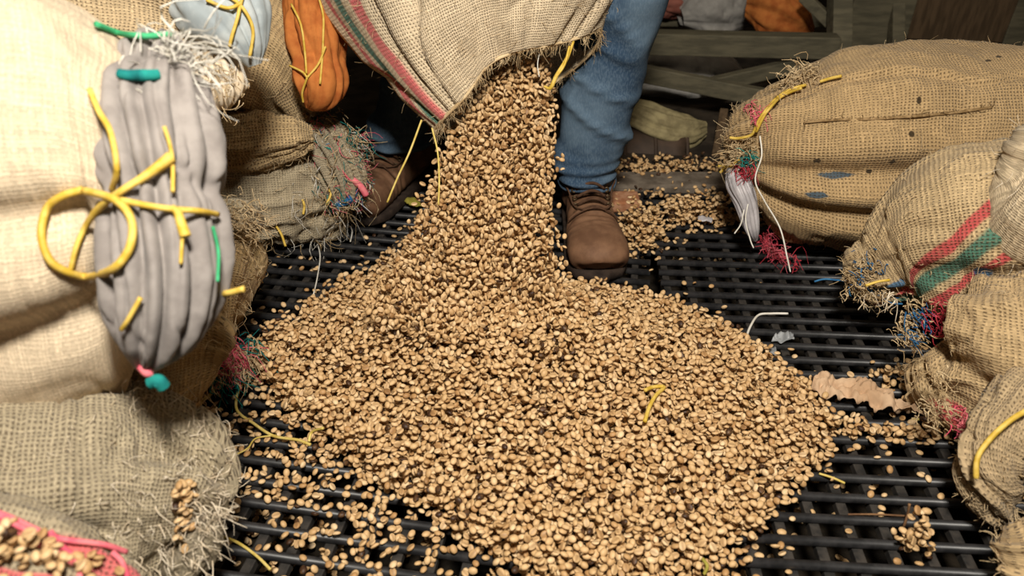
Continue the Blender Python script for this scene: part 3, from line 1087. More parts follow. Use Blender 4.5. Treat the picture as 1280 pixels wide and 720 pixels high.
fuzz(VD, ND, 260, .03, M['jute'], tD, 25, (.85, .98), 'loose_fibres', .0006)

# --- E: frayed sack on the grate under D
M['burlap_e'] = burlap('grey_tan_sacking', (0.40, 0.33, 0.22), (0.07, 0.05, 0.03), 0.0041, 0.45, blots=((0.16, 0.10, 0.03, 0.012, BLU), (0.22, 0.13, 0.02, 0.012, BLU)), stain_amt=.5)
tE = sack_thing('worn greyish burlap sack low at the left back, its mouth a tangle of coloured threads', at(300, 310, 1.48))
oE, VE, NE, _ = sack_mesh('sack_body', [at(50, 235, 1.40), at(200, 235, 1.43), at(300, 235, 1.46), at(370, 232, 1.49), at(420, 232, 1.515), at(452, 235, 1.53)],
                          [(.11, .11), (.12, .115), (.115, .112), (.10, .10), (.07, .075), (.015, .02)], M['burlap_e'], tE, 31, 110, 120, lobes=10, end='end', gather=.018, lump=.014, crease=.010, zmin=.003)
ends = np.array([at(x, y, 1.43) for x, y in ((390, 158), (408, 172), (420, 190), (428, 205), (412, 215), (436, 232), (418, 240), (440, 180))])


def tuft(parent, pts, n, spread, mat, seed, length=.04, rad=.0011, d=(.5, -.5, -.1), curl=1.0, name='frayed_threads', droop=.5):
    r = RS(seed)
    P = np.asarray(pts)[r.randint(0, len(pts), n)] + r.normal(0, spread, (n, 3))
    return fibres(name, P, np.tile(d, (n, 1)), length, rad, M[mat], parent, seed, curl, droop)


rag('frayed_mouth', [at(380, 150, 1.46), at(400, 168, 1.44), at(418, 200, 1.43), at(428, 232, 1.43), at(424, 262, 1.45)], [(.012, .014), (.034, .034), (.040, .038), (.036, .034), (.012, .014)], M['burlap_e'], tE, 6, 11, .4)
tuft(tE, ends, 800, .017, 'jute', 1, .016, .0010, curl=1.8)
tuft(tE, ends, 300, .016, 'teal_thread', 7, .014, .0010, curl=1.8)
tuft(tE, ends, 240, .016, 'pink_thread', 8, .014, .0010, curl=1.8)
tuft(tE, ends, 200, .014, 'white_thread', 2, .02)
tuft(tE, ends[[0, 2, 7]], 120, .010, 'teal_thread', 3, .022)
tuft(tE, ends[[1, 5]], 100, .009, 'blue_thread', 4, .022)
tuft(tE, np.array([at(x, y, 1.42) for x, y in ((388, 160), (398, 190), (432, 215), (440, 228), (418, 235))]), 170, .008, 'pink_thread', 5, .022)
tube('red_band', [at(428, 208, 1.41), at(438, 222, 1.40), at(450, 232, 1.40), at(458, 244, 1.41)], .006, M['pink_thread'], tE, 8)
tube('blue_band', [at(420, 256, 1.42), at(436, 250, 1.415), at(444, 238, 1.42)], .007, M['blue_thread'], tE, 8)
for pts in ([(372, 238), (380, 255), (379, 268)], [(410, 222), (414, 240), (408, 256)], [(415, 220), (412, 240)], [(314, 265), (335, 272), (350, 290), (357, 308)]):
    twine('twine', [at(x, y, 1.40) for x, y in pts], .0022, tE)
fuzz(VE, NE, 700, .028, M['jute'], tE, 33, (.25, .98), 'loose_fibres', .0007, curl=.9)
fuzz(VE, NE, 250, .03, M['white_thread'], tE, 34, (.7, .98), 'loose_fibres', .0007, curl=.9)

# --- F: sack end on the grate, under C and the grey cloth
M['burlap_f'] = burlap('brown_sacking', (0.42, 0.29, 0.14), (0.06, 0.035, 0.015), 0.0041, 0.42)
tF = sack_thing('brown burlap sack end on the left grate beside the grey cloth, shedding pink threads', at(250, 475, 1.16))
oF, VF, NF, _ = sack_mesh('sack_body', [at(-60, 365, 1.08), at(100, 365, 1.11), at(200, 365, 1.14), at(262, 367, 1.16), at(296, 372, 1.175), at(314, 380, 1.18)],
                          [(.12, .115), (.13, .12), (.12, .118), (.10, .11), (.06, .085), (.012, .03)], M['burlap_f'], tF, 41, 100, 110, lobes=7, end='end', gather=.012, lump=.014, zmin=.003)
rag('torn_lip', [at(250, 262, 1.10), at(278, 268, 1.09), at(305, 272, 1.09), at(326, 282, 1.11)], [(.010, .012), (.022, .018), (.024, .020), (.008, .010)], M['burlap_e'], tF, 4, 9, .3, up=(0, 0, 1))
fibres('lip_fibres', np.array([at(300, 276, 1.07)] * 260) + RS(19).normal(0, .016, (260, 3)), np.tile((.4, -.4, .1), (260, 1)), .014, .0008, M['jute'], tF, 18, 1.4, .4)
fuzz(VF, NF, 500, .025, M['jute'], tF, 43, (.5, .98), 'loose_fibres', .0007, curl=.9)
tuft(tF, np.array([at(x, y, 1.13) for x, y in ((272, 436), (284, 438), (292, 444), (280, 452))]), 260, .009, 'pink_thread', 44, .022)
tuft(tF, np.array([at(x, y, 1.13) for x, y in ((285, 460), (298, 452), (304, 440), (270, 462))]), 200, .010, 'jute', 45, .02)
tuft(tF, np.array([at(x, y, 1.13) for x, y in ((280, 462), (300, 430), (285, 465))]), 70, .008, 'teal_thread', 46, .03)

# --- G: dark sack squeezed between
tG = sack_thing('shaded brown burlap sack squeezed below the big cream sack', at(150, 530, .95))
oG, VG, NG, _ = sack_mesh('sack_body', [at(-150, 440, .88), at(50, 442, .91), at(160, 445, .94), at(225, 450, .96), at(258, 452, .97), at(268, 455, .975)],
                          [(.10, .085), (.11, .088), (.105, .085), (.08, .075), (.045, .055), (.01, .02)], M['burlap_f'], tG, 51, 80, 100, lobes=8, end='end', gather=.010)
fuzz(VG, NG, 400, .022, M['jute'], tG, 53, (.5, .98), 'loose_fibres', .0006, curl=.9)

# --- B: low sack in front at the left
M['burlap_b'] = burlap('pale_grey_sacking', (0.38, 0.315, 0.21), (0.10, 0.07, 0.04), 0.0041, 0.55)
tB = sack_thing('greyish burlap sack on the grate under the big cream one, its torn end holding beans', at(100, 715, .86))
oB, VB, NB_, _ = sack_mesh('sack_body', [at(-300, 650, .70), at(-80, 635, .745), at(60, 628, .785), at(150, 622, .82), at(215, 625, .845), at(244, 632, .855), at(254, 640, .86)],
                           [(.10, .105), (.12, .112), (.12, .11), (.115, .105), (.085, .085), (.05, .055), (.012, .018)], M['burlap_b'], tB, 61, 130, 130, lobes=8, end='end', gather=.012, lump=.012, crease=.008, zmin=.003,
                           grooves=((30 * D2R, 18 * D2R, .6, 1, .16, .014),))
fuzz(VB, NB_, 700, .016, M['pale_jute'], tB, 63, (.6, .99), 'loose_fibres', .0007, curl=.9)
fuzz(VB, NB_, 500, .012, M['pale_jute'], tB, 64, (.3, .8), 'loose_fibres', .0005, curl=.7)
tuft(tB, np.array([at(x, y, .80) for x, y in ((165, 640), (180, 665), (190, 690), (200, 710), (215, 600))]), 260, .014, 'pale_jute', 65, .026, .0008)

_o, VF_B, _n = rag('torn_flap', [at(205, 712, .80), at(226, 704, .795), at(246, 684, .795), at(256, 650, .80), at(250, 612, .81)], [(.008, .010), (.020, .022), (.022, .020), (.016, .016), (.005, .005)], M['burlap_b'], tB, 5, 4, .12)
tuft(tB, np.array([at(x, y, .785) for x, y in ((226, 700), (244, 684), (252, 655), (250, 625))]), 240, .010, 'pale_jute', 66, .014, .0008, curl=1.4)
# --- O: striped sack at the bottom-left corner, with beans spilled on it
M['burlap_o'] = burlap('striped_sacking', (0.38, 0.315, 0.21), (0.10, 0.07, 0.04), 0.0041, 0.5,
                       stripes=((0.290, 0.022, PNK), (0.258, 0.010, PNK), (0.228, 0.022, TEAL), (0.198, 0.02, PNK)))
tO = sack_thing('pink and green striped burlap sack in the bottom left corner with beans on it', at(0, 830, .66))
oO, VO, NO, _ = sack_mesh('sack_body', [at(-260, 700, .60), at(-100, 715, .615), at(20, 738, .64), at(100, 755, .66), at(150, 768, .675), at(175, 780, .68)],
                          [(.05, .055), (.06, .06), (.06, .06), (.05, .052), (.032, .035), (.008, .01)], M['burlap_o'], tO, 71, 90, 110, lobes=7, end='end', gather=.008, lump=.006, crease=.005)
for pts in ([(-10, 638), (20, 650), (45, 662), (70, 672), (90, 676), (110, 678), (135, 682), (158, 690)], [(-10, 640), (20, 656), (44, 668)], [(62, 664), (80, 685), (96, 700), (100, 725)], [(140, 690), (152, 702), (160, 722)]):
    tube('pink_band', onto(VO, pts, .002), .0024, M['pink_thread'], tO, 8)
tube('white_scrap', [at(100, 706, .655), at(118, 704, .65), at(134, 708, .655)], .008, M['plastic'], tO, 8, taper=(.5, 1, .5))

# beans lying on O and in B's torn pocket
ro = RS(77)


def bean_cluster(V, pts, spread, n, label, group, r):
    laid = []
    for k in range(n):
        b = pts[r.randint(len(pts))]
        px, py = b[0] + r.normal(0, spread[0]), b[1] + r.normal(0, spread[1])
        p = np.array(onto(V, [(px, py)], .003)[0])
        for q in laid:                       # later beans lie on earlier ones
            if np.hypot(p[0] - q[0], p[1] - q[1]) < .0075 and abs(p[2] - q[2]) < .006:
                p[2] = q[2] + .004
        laid.append(p)
        single_bean(tuple(p), rot_mats(r, 1)[0], float(tones(r, 1)[0]), r.uniform(.9, 1.1), label, group)


bean_cluster(VO, [(20, 705), (50, 690), (45, 712), (80, 700), (12, 690), (70, 712), (40, 672), (105, 705), (130, 712), (20, 668)], (15, 9), 58, 'pale tan coffee bean lying on the striped sack in the bottom left corner', 'pale beans on the striped sack', ro)
bean_cluster(np.concatenate([VB.reshape(-1, 3), VF_B.reshape(-1, 3)]), [(233, 636), (228, 652), (236, 664), (230, 676), (236, 622)], (5, 7), 34, "pale tan coffee bean caught in the greyish sack's torn end", 'pale beans in the torn sack end', ro)

# ------------------------------------------------------------------ right-hand sacks
M['burlap_i'] = burlap('golden_sacking', (0.44, 0.30, 0.15), (0.09, 0.05, 0.018), 0.0046, 0.55, stain=(0.22, 0.14, 0.06),
                       blots=((0.150, 0.575, .026, .006, (.035, .075, .11)), (0.125, 0.545, .014, .006, (.035, .075, .11)), (0.125, .605, .0045, .0045, (.01, .007, .004)), (.19, .583, .0045, .005, (.01, .007, .004)),
                              (.235, .64, .004, .005, (.01, .007, .004)), (.245, .69, .0035, .007, (.01, .007, .004)), (.215, .60, .004, .004, (.02, .012, .006)), (.36, .77, .005, .004, (.02, .012, .006)), (.38, .78, .005, .004, (.02, .012, .006))))
tI = sack_thing('big golden burlap sack lying across the right grate, mouth towards the heap', at(1150, 335, 1.44))
oI, VI, NI, _ = sack_mesh('sack_body', [at(916, 205, 1.46), at(928, 200, 1.45), at(955, 195, 1.43), at(1010, 195, 1.41), at(1100, 192, 1.395), at(1250, 192, 1.39), at(1450, 195, 1.38), at(1560, 195, 1.38)],
                          [(.012, .02), (.05, .06), (.09, .10), (.135, .148), (.16, .178), (.165, .182), (.15, .17), (.1, .12)], M['burlap_i'], tI, 81, 170, 160, 2.4, lobes=9, end='start', gather=.016, gather_len=.10, lump=.010, crease=.005, zmin=.003,
                          grooves=((62 * D2R, 50 * D2R, .05, .95, .035, .007), (2 * D2R, 10 * D2R, .04, .28, .12, .022), (-25 * D2R, -15 * D2R, .04, .3, .12, .018)))
fuzz(VI, NI, 420, .014, M['jute'], tI, 83, (.1, .9), 'loose_fibres', .00045, curl=.7)
fuzz(VI, NI, 420, .015, M['jute'], tI, 84, (.01, .16), 'loose_fibres', .0006, curl=.8)
seam = onto(VI, [(1005, 153), (1040, 150), (1080, 149), (1120, 147), (1160, 144), (1200, 140), (1240, 134)], .001)
so = tube('stitched_seam', seam, .0024, M['seam'], tI, 6, 60)
sp_ = catmull(seam, 70)
r_ = RS(55)
fibres('seam_stitches', sp_, np.tile((.3, -.3, .8), (70, 1)), .010, .0008, M['seam'], tI, 56, .8, .3)
mI = [at(x, y, 1.40) for x, y in ((918, 205), (925, 225), (930, 240), (940, 255))]
rag('plastic_liner', [at(914, 208, 1.40), at(922, 228, 1.385), at(932, 252, 1.38), at(940, 285, 1.385), at(944, 300, 1.40)], [(.008, .010), (.020, .020), (.018, .02), (.012, .012), (.004, .004)], M['plastic'], tI, 6, 5, .25)
def tuft_on(V, parent, pts, n, spread, mat, seed, length=.02, rad=.0010, d=(.0, -.5, -.1), curl=1.4, droop=.5):
    tuft(parent, np.array(onto(V, pts, .002)), n, spread, mat, seed, length, rad, d, curl, 'frayed_threads', droop)


tuft_on(VI, tI, ((932, 206), (926, 212), (936, 215)), 60, .005, 'red_thread', 85, .014)
tuft_on(VI, tI, ((946, 150), (940, 132), (950, 142)), 50, .005, 'pink_thread', 89, .012)
tuft_on(VI, tI, ((955, 295), (962, 304), (968, 312), (976, 318), (985, 325), (995, 330)), 70, .005, 'red_thread', 90, .014)
tuft_on(VI, tI, ((960, 300), (970, 310), (980, 318)), 60, .005, 'pink_thread', 86, .016)
tuft_on(VI, tI, ((940, 198), (930, 200)), 40, .005, 'teal_thread', 87, .014)
tuft_on(VI, tI, ((925, 190), (935, 180), (920, 200), (1000, 95), (985, 105), (995, 100), (1010, 92)), 300, .010, 'jute', 88, .016, d=(-.5, -.4, .3))
for pts in ([(1008, 106), (996, 109), (985, 113), (974, 120), (965, 128), (957, 138), (950, 148), (945, 158), (940, 168), (930, 172), (920, 173), (912, 172)],
            [(1002, 110), (988, 115), (975, 122), (964, 133), (955, 145), (945, 165)], [(924, 200), (916, 204), (908, 207), (898, 208)], [(920, 204), (912, 208), (905, 211), (900, 216)], [(1052, 95), (1038, 98), (1025, 102)]):
    twine('twine', onto(VI, pts, .005), .0026, tI)
twine('white_thread', [at(x, y, 1.32) for x, y in ((950, 170), (952, 195), (944, 225), (955, 250), (975, 285), (984, 322), (988, 340))], .0013, tI, 'white_thread')
twine('white_thread', [at(x, y, 1.34) for x, y in ((935, 255), (932, 275), (938, 300), (942, 310))], .0011, tI, 'white_thread')
twine('white_thread', [at(x, y, 1.34) for x, y in ((930, 262), (926, 280), (918, 292))], .0011, tI, 'white_thread')

# --- J: striped sack leaning in front of I
M['burlap_j'] = burlap('striped_tan_sacking', (0.50, 0.365, 0.20), TAN_D, 0.0043, 0.55,
                       stripes=((0.163, 0.020, RED), (0.196, 0.028, GRN), (0.228, 0.016, RED)), blots=((0.055, 0.42, .014, .016, BLU), (.03, .38, .012, .012, BLU), (.18, .42, .01, .012, BLU)), stripe_axis=0, bias=0.9, bias_v=0.483)
tJ = sack_thing('burlap sack with red and green stripes leaning against the big golden sack', at(1200, 430, 1.15))
oJ, VJ, NJ, _ = sack_mesh('sack_body', [at(1062, 348, 1.21), at(1074, 344, 1.20), at(1098, 336, 1.19), at(1135, 318, 1.17), at(1195, 305, 1.13), at(1290, 295, 1.09), at(1420, 280, 1.07)],
                          [(.010, .012), (.028, .036), (.040, .046), (.065, .075), (.10, .125), (.12, .14), (.12, .14)], M['burlap_j'], tJ, 91, 130, 130, 2.2, lobes=8, end='start', gather=.012, gather_len=.07, lump=.010, crease=.007,
                          grooves=((-5 * D2R, 10 * D2R, .2, .55, .14, .012),))
fuzz(VJ, NJ, 300, .013, M['jute'], tJ, 93, (.02, .6), 'loose_fibres', .0006, curl=.8)
tuft(tJ, np.array([at(x, y, 1.155) for x, y in ((1085, 330), (1105, 325), (1070, 345), (1120, 300))]), 90, .010, 'blue_thread', 94, .009, .0010, curl=1.8)
tuft(tJ, np.array([at(x, y, 1.155) for x, y in ((1062, 345), (1070, 360), (1090, 365), (1080, 330))]), 200, .009, 'jute', 95, .009, .0011, curl=1.6)
tuft(tJ, np.array([at(x, y, 1.13) for x, y in ((1085, 372), (1105, 368), (1120, 370))]), 14, .006, 'pale_jute', 96, .018, .0011, d=(-.1, -.3, -.8))
twine('twine', [at(x, y, 1.12) for x, y in ((1082, 357), (1098, 352), (1112, 350))], .002, tJ)
for pts in ([(1062, 352), (1045, 350), (1030, 349), (1018, 352)], [(1110, 362), (1120, 372), (1130, 368)], [(1100, 365), (1112, 378), (1128, 380)]):
    twine('blue_thread', [at(x, y, 1.17) for x, y in pts], .0014, tJ, 'blue_thread')

# --- K: pale sack on top at the right edge
M['burlap_k'] = burlap('pale_sacking', (0.58, 0.46, 0.30), (0.12, 0.08, 0.04), 0.0037, 0.5)
tK = sack_thing('pale burlap sack at the right edge of the picture, lying on the striped sack', at(1300, 350, .97))
oK, VK, NK, _ = sack_mesh('sack_body', [at(1272, 190, 1.005), at(1275, 192, 1.0), at(1287, 200, 1.0), at(1317, 212, .99), at(1370, 220, .98), at(1440, 225, .96), at(1620, 230, .95)],
                          [(.006, .008), (.035, .050), (.065, .088), (.09, .125), (.115, .15), (.13, .155), (.12, .13)], M['burlap_k'], tK, 101, 90, 120, 2.6, lobes=7, end='start', gather=.003, lump=.006, crease=.003)
fuzz(VK, NK, 120, .018, M['pale_jute'], tK, 103, (.02, .4), 'loose_fibres', .0005)

# --- L: lower sack on the grate with the tied ear
M['burlap_l'] = burlap('brown_tan_sacking', (0.48, 0.34, 0.18), TAN_D, 0.0041, 0.5, blots=((.05, .30, .02, .02, RED),))
tL = sack_thing('sagging burlap sack on the right grate below the striped one, ear tied with yellow cord', at(1250, 560, 1.0))
oL, VL, NL, _ = sack_mesh('sack_body', [at(1172, 430, 1.07), at(1182, 440, 1.065), at(1207, 455, 1.05), at(1262, 458, 1.01), at(1340, 455, .98), at(1460, 450, .96)],
                          [(.015, .03), (.035, .07), (.06, .095), (.085, .108), (.11, .11), (.11, .11)], M['burlap_l'], tL, 111, 110, 120, 2.3, lobes=7, end='start', gather=.012, lump=.012, crease=.009, zmin=.003,
                          grooves=((20 * D2R, -10 * D2R, 0, .5, .2, .018),))
fuzz(VL, NL, 420, .013, M['jute'], tL, 113, (.02, .6), 'loose_fibres', .0006, curl=.8)
tuft(tL, np.array([at(x, y, 1.05) for x, y in ((1165, 400), (1175, 412), (1168, 380))]), 60, .008, 'red_thread', 114, .014)
tuft(tL, np.array([at(x, y, 1.06) for x, y in ((1135, 400), (1130, 418), (1140, 425), (1140, 385))]), 200, .008, 'jute', 115, .010)
tuft(tL, np.array([at(x, y, 1.05) for x, y in ((1138, 420), (1145, 395))]), 40, .007, 'blue_thread', 116, .014)
tuft(tL, np.array([at(x, y, .98) for x, y in ((1205, 533), (1212, 538), (1198, 520))]), 70, .008, 'pink_thread', 117, .010)
tuft(tL, np.array([at(x, y, .98) for x, y in ((1170, 510), (1172, 500), (1165, 470))]), 160, .010, 'jute', 118, .010)
M['burlap_ear'] = burlap('inked_sacking', (0.42, 0.31, 0.18), TAN_D, 0.0041, 0.5, blots=((.11, .13, .03, .008, BLU), (.15, .15, .012, .014, (.02, .16, .2)), (.17, .12, .010, .010, BLU), (.09, .15, .016, .006, BLU)))
oM, VM_, NM, _ = sack_mesh('tied_ear', [at(1330, 480, .93), at(1285, 510, .915), at(1252, 550, .905), at(1240, 590, .905), at(1246, 628, .915), at(1258, 652, .925)],
                           [(.045, .05), (.042, .045), (.034, .034), (.030, .028), (.024, .022), (.006, .006)], M['burlap_ear'], tL, 121, 80, 80, 2.1, lobes=5, end='end', gather=.008, lump=.008, crease=.007)
fuzz(VM_, NM, 260, .010, M['jute'], tL, 123, (.2, .98), 'loose_fibres', .0006)
twine('twine', [at(x, y, .865) for x, y in ((1285, 512), (1262, 526), (1238, 548), (1222, 572), (1220, 598))], .0032, tL)

# --- N: corner of one more sack
tN = sack_thing('corner of a brown burlap sack at the bottom right of the picture', at(1330, 760, .84))
oN, VN, NN, _ = sack_mesh('sack_body', [at(1258, 712, .85), at(1268, 708, .845), at(1300, 702, .83), at(1400, 690, .82)], [(.01, .012), (.028, .03), (.042, .045), (.06, .06)], M['burlap_l'], tN, 131, 50, 70, lobes=6, end='start', gather=.008)
fuzz(VN, NN, 120, .016, M['jute'], tN, 133, (.02, .6), 'loose_fibres', .0006)

# ------------------------------------------------------------------ the sack being emptied
M['burlap_h'] = burlap('pale_striped_sacking', (0.66, 0.53, 0.36), (0.13, 0.08, 0.035), 0.0041, 0.55,
                       stripes=((0.372, 0.014, PNK), (0.400, 0.022, (.03, .17, .13)), (0.442, 0.026, PNK)), stain=(.30, .2, .1))
tH = sack_thing('tilted burlap sack with red and green stripes being emptied over the grate', at(580, 100, 1.3))


def tilted_sack():
    # mouth rim as a closed loop: front lip left to right, then back lip right to left
    front = [at(538, 163, 1.26), at(556, 150, 1.235), at(578, 128, 1.215), at(597, 98, 1.205), at(620, 74, 1.20), at(655, 62, 1.20), at(700, 54, 1.215), at(735, 44, 1.24), at(750, 36, 1.275)]
    back = [at(740, 62, 1.32), at(705, 95, 1.36), at(660, 120, 1.38), at(605, 140, 1.37), at(560, 160, 1.32)]
    top = [at(352, -120, 1.30), at(385, -150, 1.22), at(470, -170, 1.16), at(530, -180, 1.13), at(590, -180, 1.13), at(650, -180, 1.14), at(710, -175, 1.17), at(750, -170, 1.22), at(775, -160, 1.28),
           at(750, -160, 1.38), at(690, -160, 1.44), at(600, -160, 1.46), at(500, -150, 1.44), at(430, -130, 1.38)]
    rim = np.array(front + back)
    top = np.array(top)
    nv, nu = 150, 90

    def ring(p):
        q = catmull(np.vstack([p, p[:1]]), nv + 1)
        return q
    Rm, Tp = ring(rim), ring(top)
    cR, cT = Rm[:-1].mean(0), Tp[:-1].mean(0)
    t = np.linspace(0, 1, nu)[:, None, None]
    V = Tp[None] * (1 - t) + Rm[None] * t
    cen = (cT * (1 - t) + cR * t)
    out = norm(V - cen)
    out[..., 2] *= 0.3
    V = V + out * (np.sin(t * math.pi) ** 1.0) * 0.045
    A = np.linspace(0, 2 * math.pi, nv + 1)[None, :, None] + 0 * t
    q = np.concatenate([np.cos(A), np.sin(A), t * 1.6 + 0 * A], -1)
    V = V + out * (0.012 * fbm(q, 1.7, 5, 3) + 0.012 * np.clip(1 - np.abs(noise(q * np.array([2.4, 2.4, 0.8]), 1.6, 9)) * 4, 0, 1) * -1)[..., None]
    V[:, -1] = V[:, 0]
    du = np.concatenate([[0], np.cumsum(np.linalg.norm(np.diff(V[nu // 2], axis=0), axis=1))])
    dv = np.concatenate([[0], np.cumsum(np.linalg.norm(np.diff(V[:, nv // 4], axis=0), axis=1))])
    uv = np.stack([np.broadcast_to(dv[:, None], (nu, nv + 1)), np.broadcast_to(0.35 + (du - du[1])[None, :] * 1.0, (nu, nv + 1))], -1)
    o = link('sack_body', mesh_np('sack_body', V.reshape(-1, 3), grid_faces(nu, nv + 1, False)[:, ::-1], uv.reshape(-1, 2)), M['burlap_h'], tH)
    s = o.modifiers.new('thickness', 'SOLIDIFY')
    s.thickness = 0.002
    # rolled hem along the mouth
    hem = tube('mouth_hem', [tuple(x) for x in V[-1][::6]] + [tuple(V[-1][0])], .0028, M['jute'], tH, 6, 160)
    r = RS(3)
    j = r.randint(0, nv, 520)
    fibres('frayed_mouth', V[-1][j], np.tile((0, -.3, -1), (520, 1)), .014, .0006, M['jute'], tH, 31, .8, .2)
    i2, j2 = r.randint(nu // 3, nu, 500), r.randint(0, nv, 500)
    fibres('loose_fibres', V[i2, j2], out[i2, j2], .016, .00045, M['jute'], tH, 32, .7, .3)
    return V


VH = tilted_sack()
twine('twine', [at(717, 52, 1.22), at(708, 74, 1.21), at(695, 96, 1.21), at(688, 110, 1.215), at(680, 108, 1.22)], .0032, tH, taper=(.6, 1, 1.1, 1, .6))
twine('twine', [at(712, 58, 1.21), at(705, 82, 1.205), at(692, 100, 1.21)], .002, tH)
twine('straw_strand', [at(527, 150, 1.22), at(512, 190, 1.22), at(497, 222, 1.225), at(484, 253, 1.23)], .0016, tH, 'straw')
twine('white_thread', [at(676, 60, 1.23), at(672, 80, 1.23), at(674, 96, 1.23)], .0008, tH, 'white_thread')
twine('straw_strand', [at(540, 160, 1.20), at(547, 190, 1.19), at(549, 225, 1.18), at(548, 256, 1.175)], .0014, tH, 'straw')

# ------------------------------------------------------------------ person: jeans and boots
def remeshed(name, parts, mat, parent, voxel, smooth_it=6):
    V, F, k = [], [], 0
    for (v, f4, f3) in parts:
        V.append(v)
        F += [list(x + k) for x in f4] + [list(x + k) for x in f3]
        k += len(v)
    me = bpy.data.meshes.new(name)
    me.from_pydata(np.vstack(V).tolist(), [], F)
    o = link(name, me, mat, parent)
    m = o.modifiers.new('weld', 'REMESH')
    m.mode = 'VOXEL'
    m.voxel_size = voxel
    m.use_smooth_shade = True
    s = o.modifiers.new('soften', 'SMOOTH')
    s.factor = 0.5
    s.iterations = smooth_it
    return o


def closed_loft(ctrl, rads, nu=40, nv=40, power=2.1, up=(0, 1, 0), disp=None):
    V, Nr, dist, ang, Rr, T = loft(ctrl, rads, nu, nv, power, up)
    if disp is not None:
        V = V + Nr * disp(V, dist, ang)[..., None]
    c0, c1 = V[0].mean(0), V[-1].mean(0)
    F4 = grid_faces(nu, nv)[:, ::-1]
    k = nu * nv
    j = np.arange(nv)
    f3 = np.vstack([np.stack([np.full(nv, k), j, (j + 1) % nv], -1), np.stack([np.full(nv, k + 1), (nu - 1) * nv + (j + 1) % nv, (nu - 1) * nv + j], -1)])
    return np.vstack([V.reshape(-1, 3), c0[None], c1[None]]), F4, f3


person = thing('person', 'person in blue jeans and brown leather boots, tipping out the striped sack', 'person', (0, 1.4, 0))


def folds(seed, k=1.0):
    def f(V, dist, ang):
        z = V[..., 2]
        q = (V + np.stack([V[..., 2] * .5, 0 * z, V[..., 0] * .5], -1)) * np.array([7, 7, 15])
        rid = np.clip(1 - np.abs(noise(q, 1.0, seed)) * 3.6, 0, 1)
        low = np.clip((0.36 - z) / 0.22, 0.55, 1)
        cuff = np.exp(-((z - 0.10) / 0.045) ** 2)
        return k * (0.016 * rid * low + 0.008 * fbm(V, 11, seed + 2, 2) + 0.007 * cuff * np.sin(z * 260 + 4 * noise(V, 9, seed + 6)))
    return f


RANK, LANK = (0.142, 1.385, 0.085), (-0.228, 1.542, 0.09)
leg_r = closed_loft([(0.142, 1.386, 0.094), (0.143, 1.388, 0.12), (0.150, 1.390, 0.20), (0.168, 1.395, 0.33), (0.186, 1.385, 0.46), (0.165, 1.46, 0.64), (0.11, 1.55, 0.82), (0.085, 1.58, 0.90)],
                    [(.051, .055), (.054, .059), (.060, .066), (.068, .074), (.074, .08), (.085, .09), (.095, .10), (.09, .10)], 90, 60, 2.1, (0, 1, 0), folds(3))
leg_l = closed_loft([(-0.228, 1.555, 0.10), (-0.226, 1.556, 0.13), (-0.200, 1.56, 0.22), (-0.150, 1.55, 0.36), (-0.13, 1.52, 0.47), (-0.12, 1.54, 0.64), (-0.075, 1.57, 0.82), (-0.055, 1.58, 0.90)],
                    [(.050, .058), (.052, .060), (.056, .064), (.066, .072), (.072, .078), (.085, .09), (.095, .10), (.09, .10)], 90, 60, 2.1, (0, 1, 0), folds(8))
pelv = closed_loft([(0.015, 1.58, 0.80), (0.015, 1.585, 0.88), (0.015, 1.59, 0.97), (0.015, 1.60, 1.02)], [(.13, .10), (.175, .115), (.17, .11), (.15, .10)], 30, 60, 2.2, (0, 1, 0))
jeans = remeshed('jeans', [leg_r, leg_l, pelv], M['denim'], person, 0.0042, 2)
for (a, zc) in ((RANK, 0.097), (LANK, 0.104)):
    ring_pts = [(a[0] + .0525 * math.cos(t), a[1] + (0.013 if a is LANK else 0) + .058 * math.sin(t), zc + .004 * math.sin(3 * t)) for t in np.linspace(0, 2 * math.pi, 25)]
    tube('hem', ring_pts, .0038, M['denim'], jeans, 8, 60)


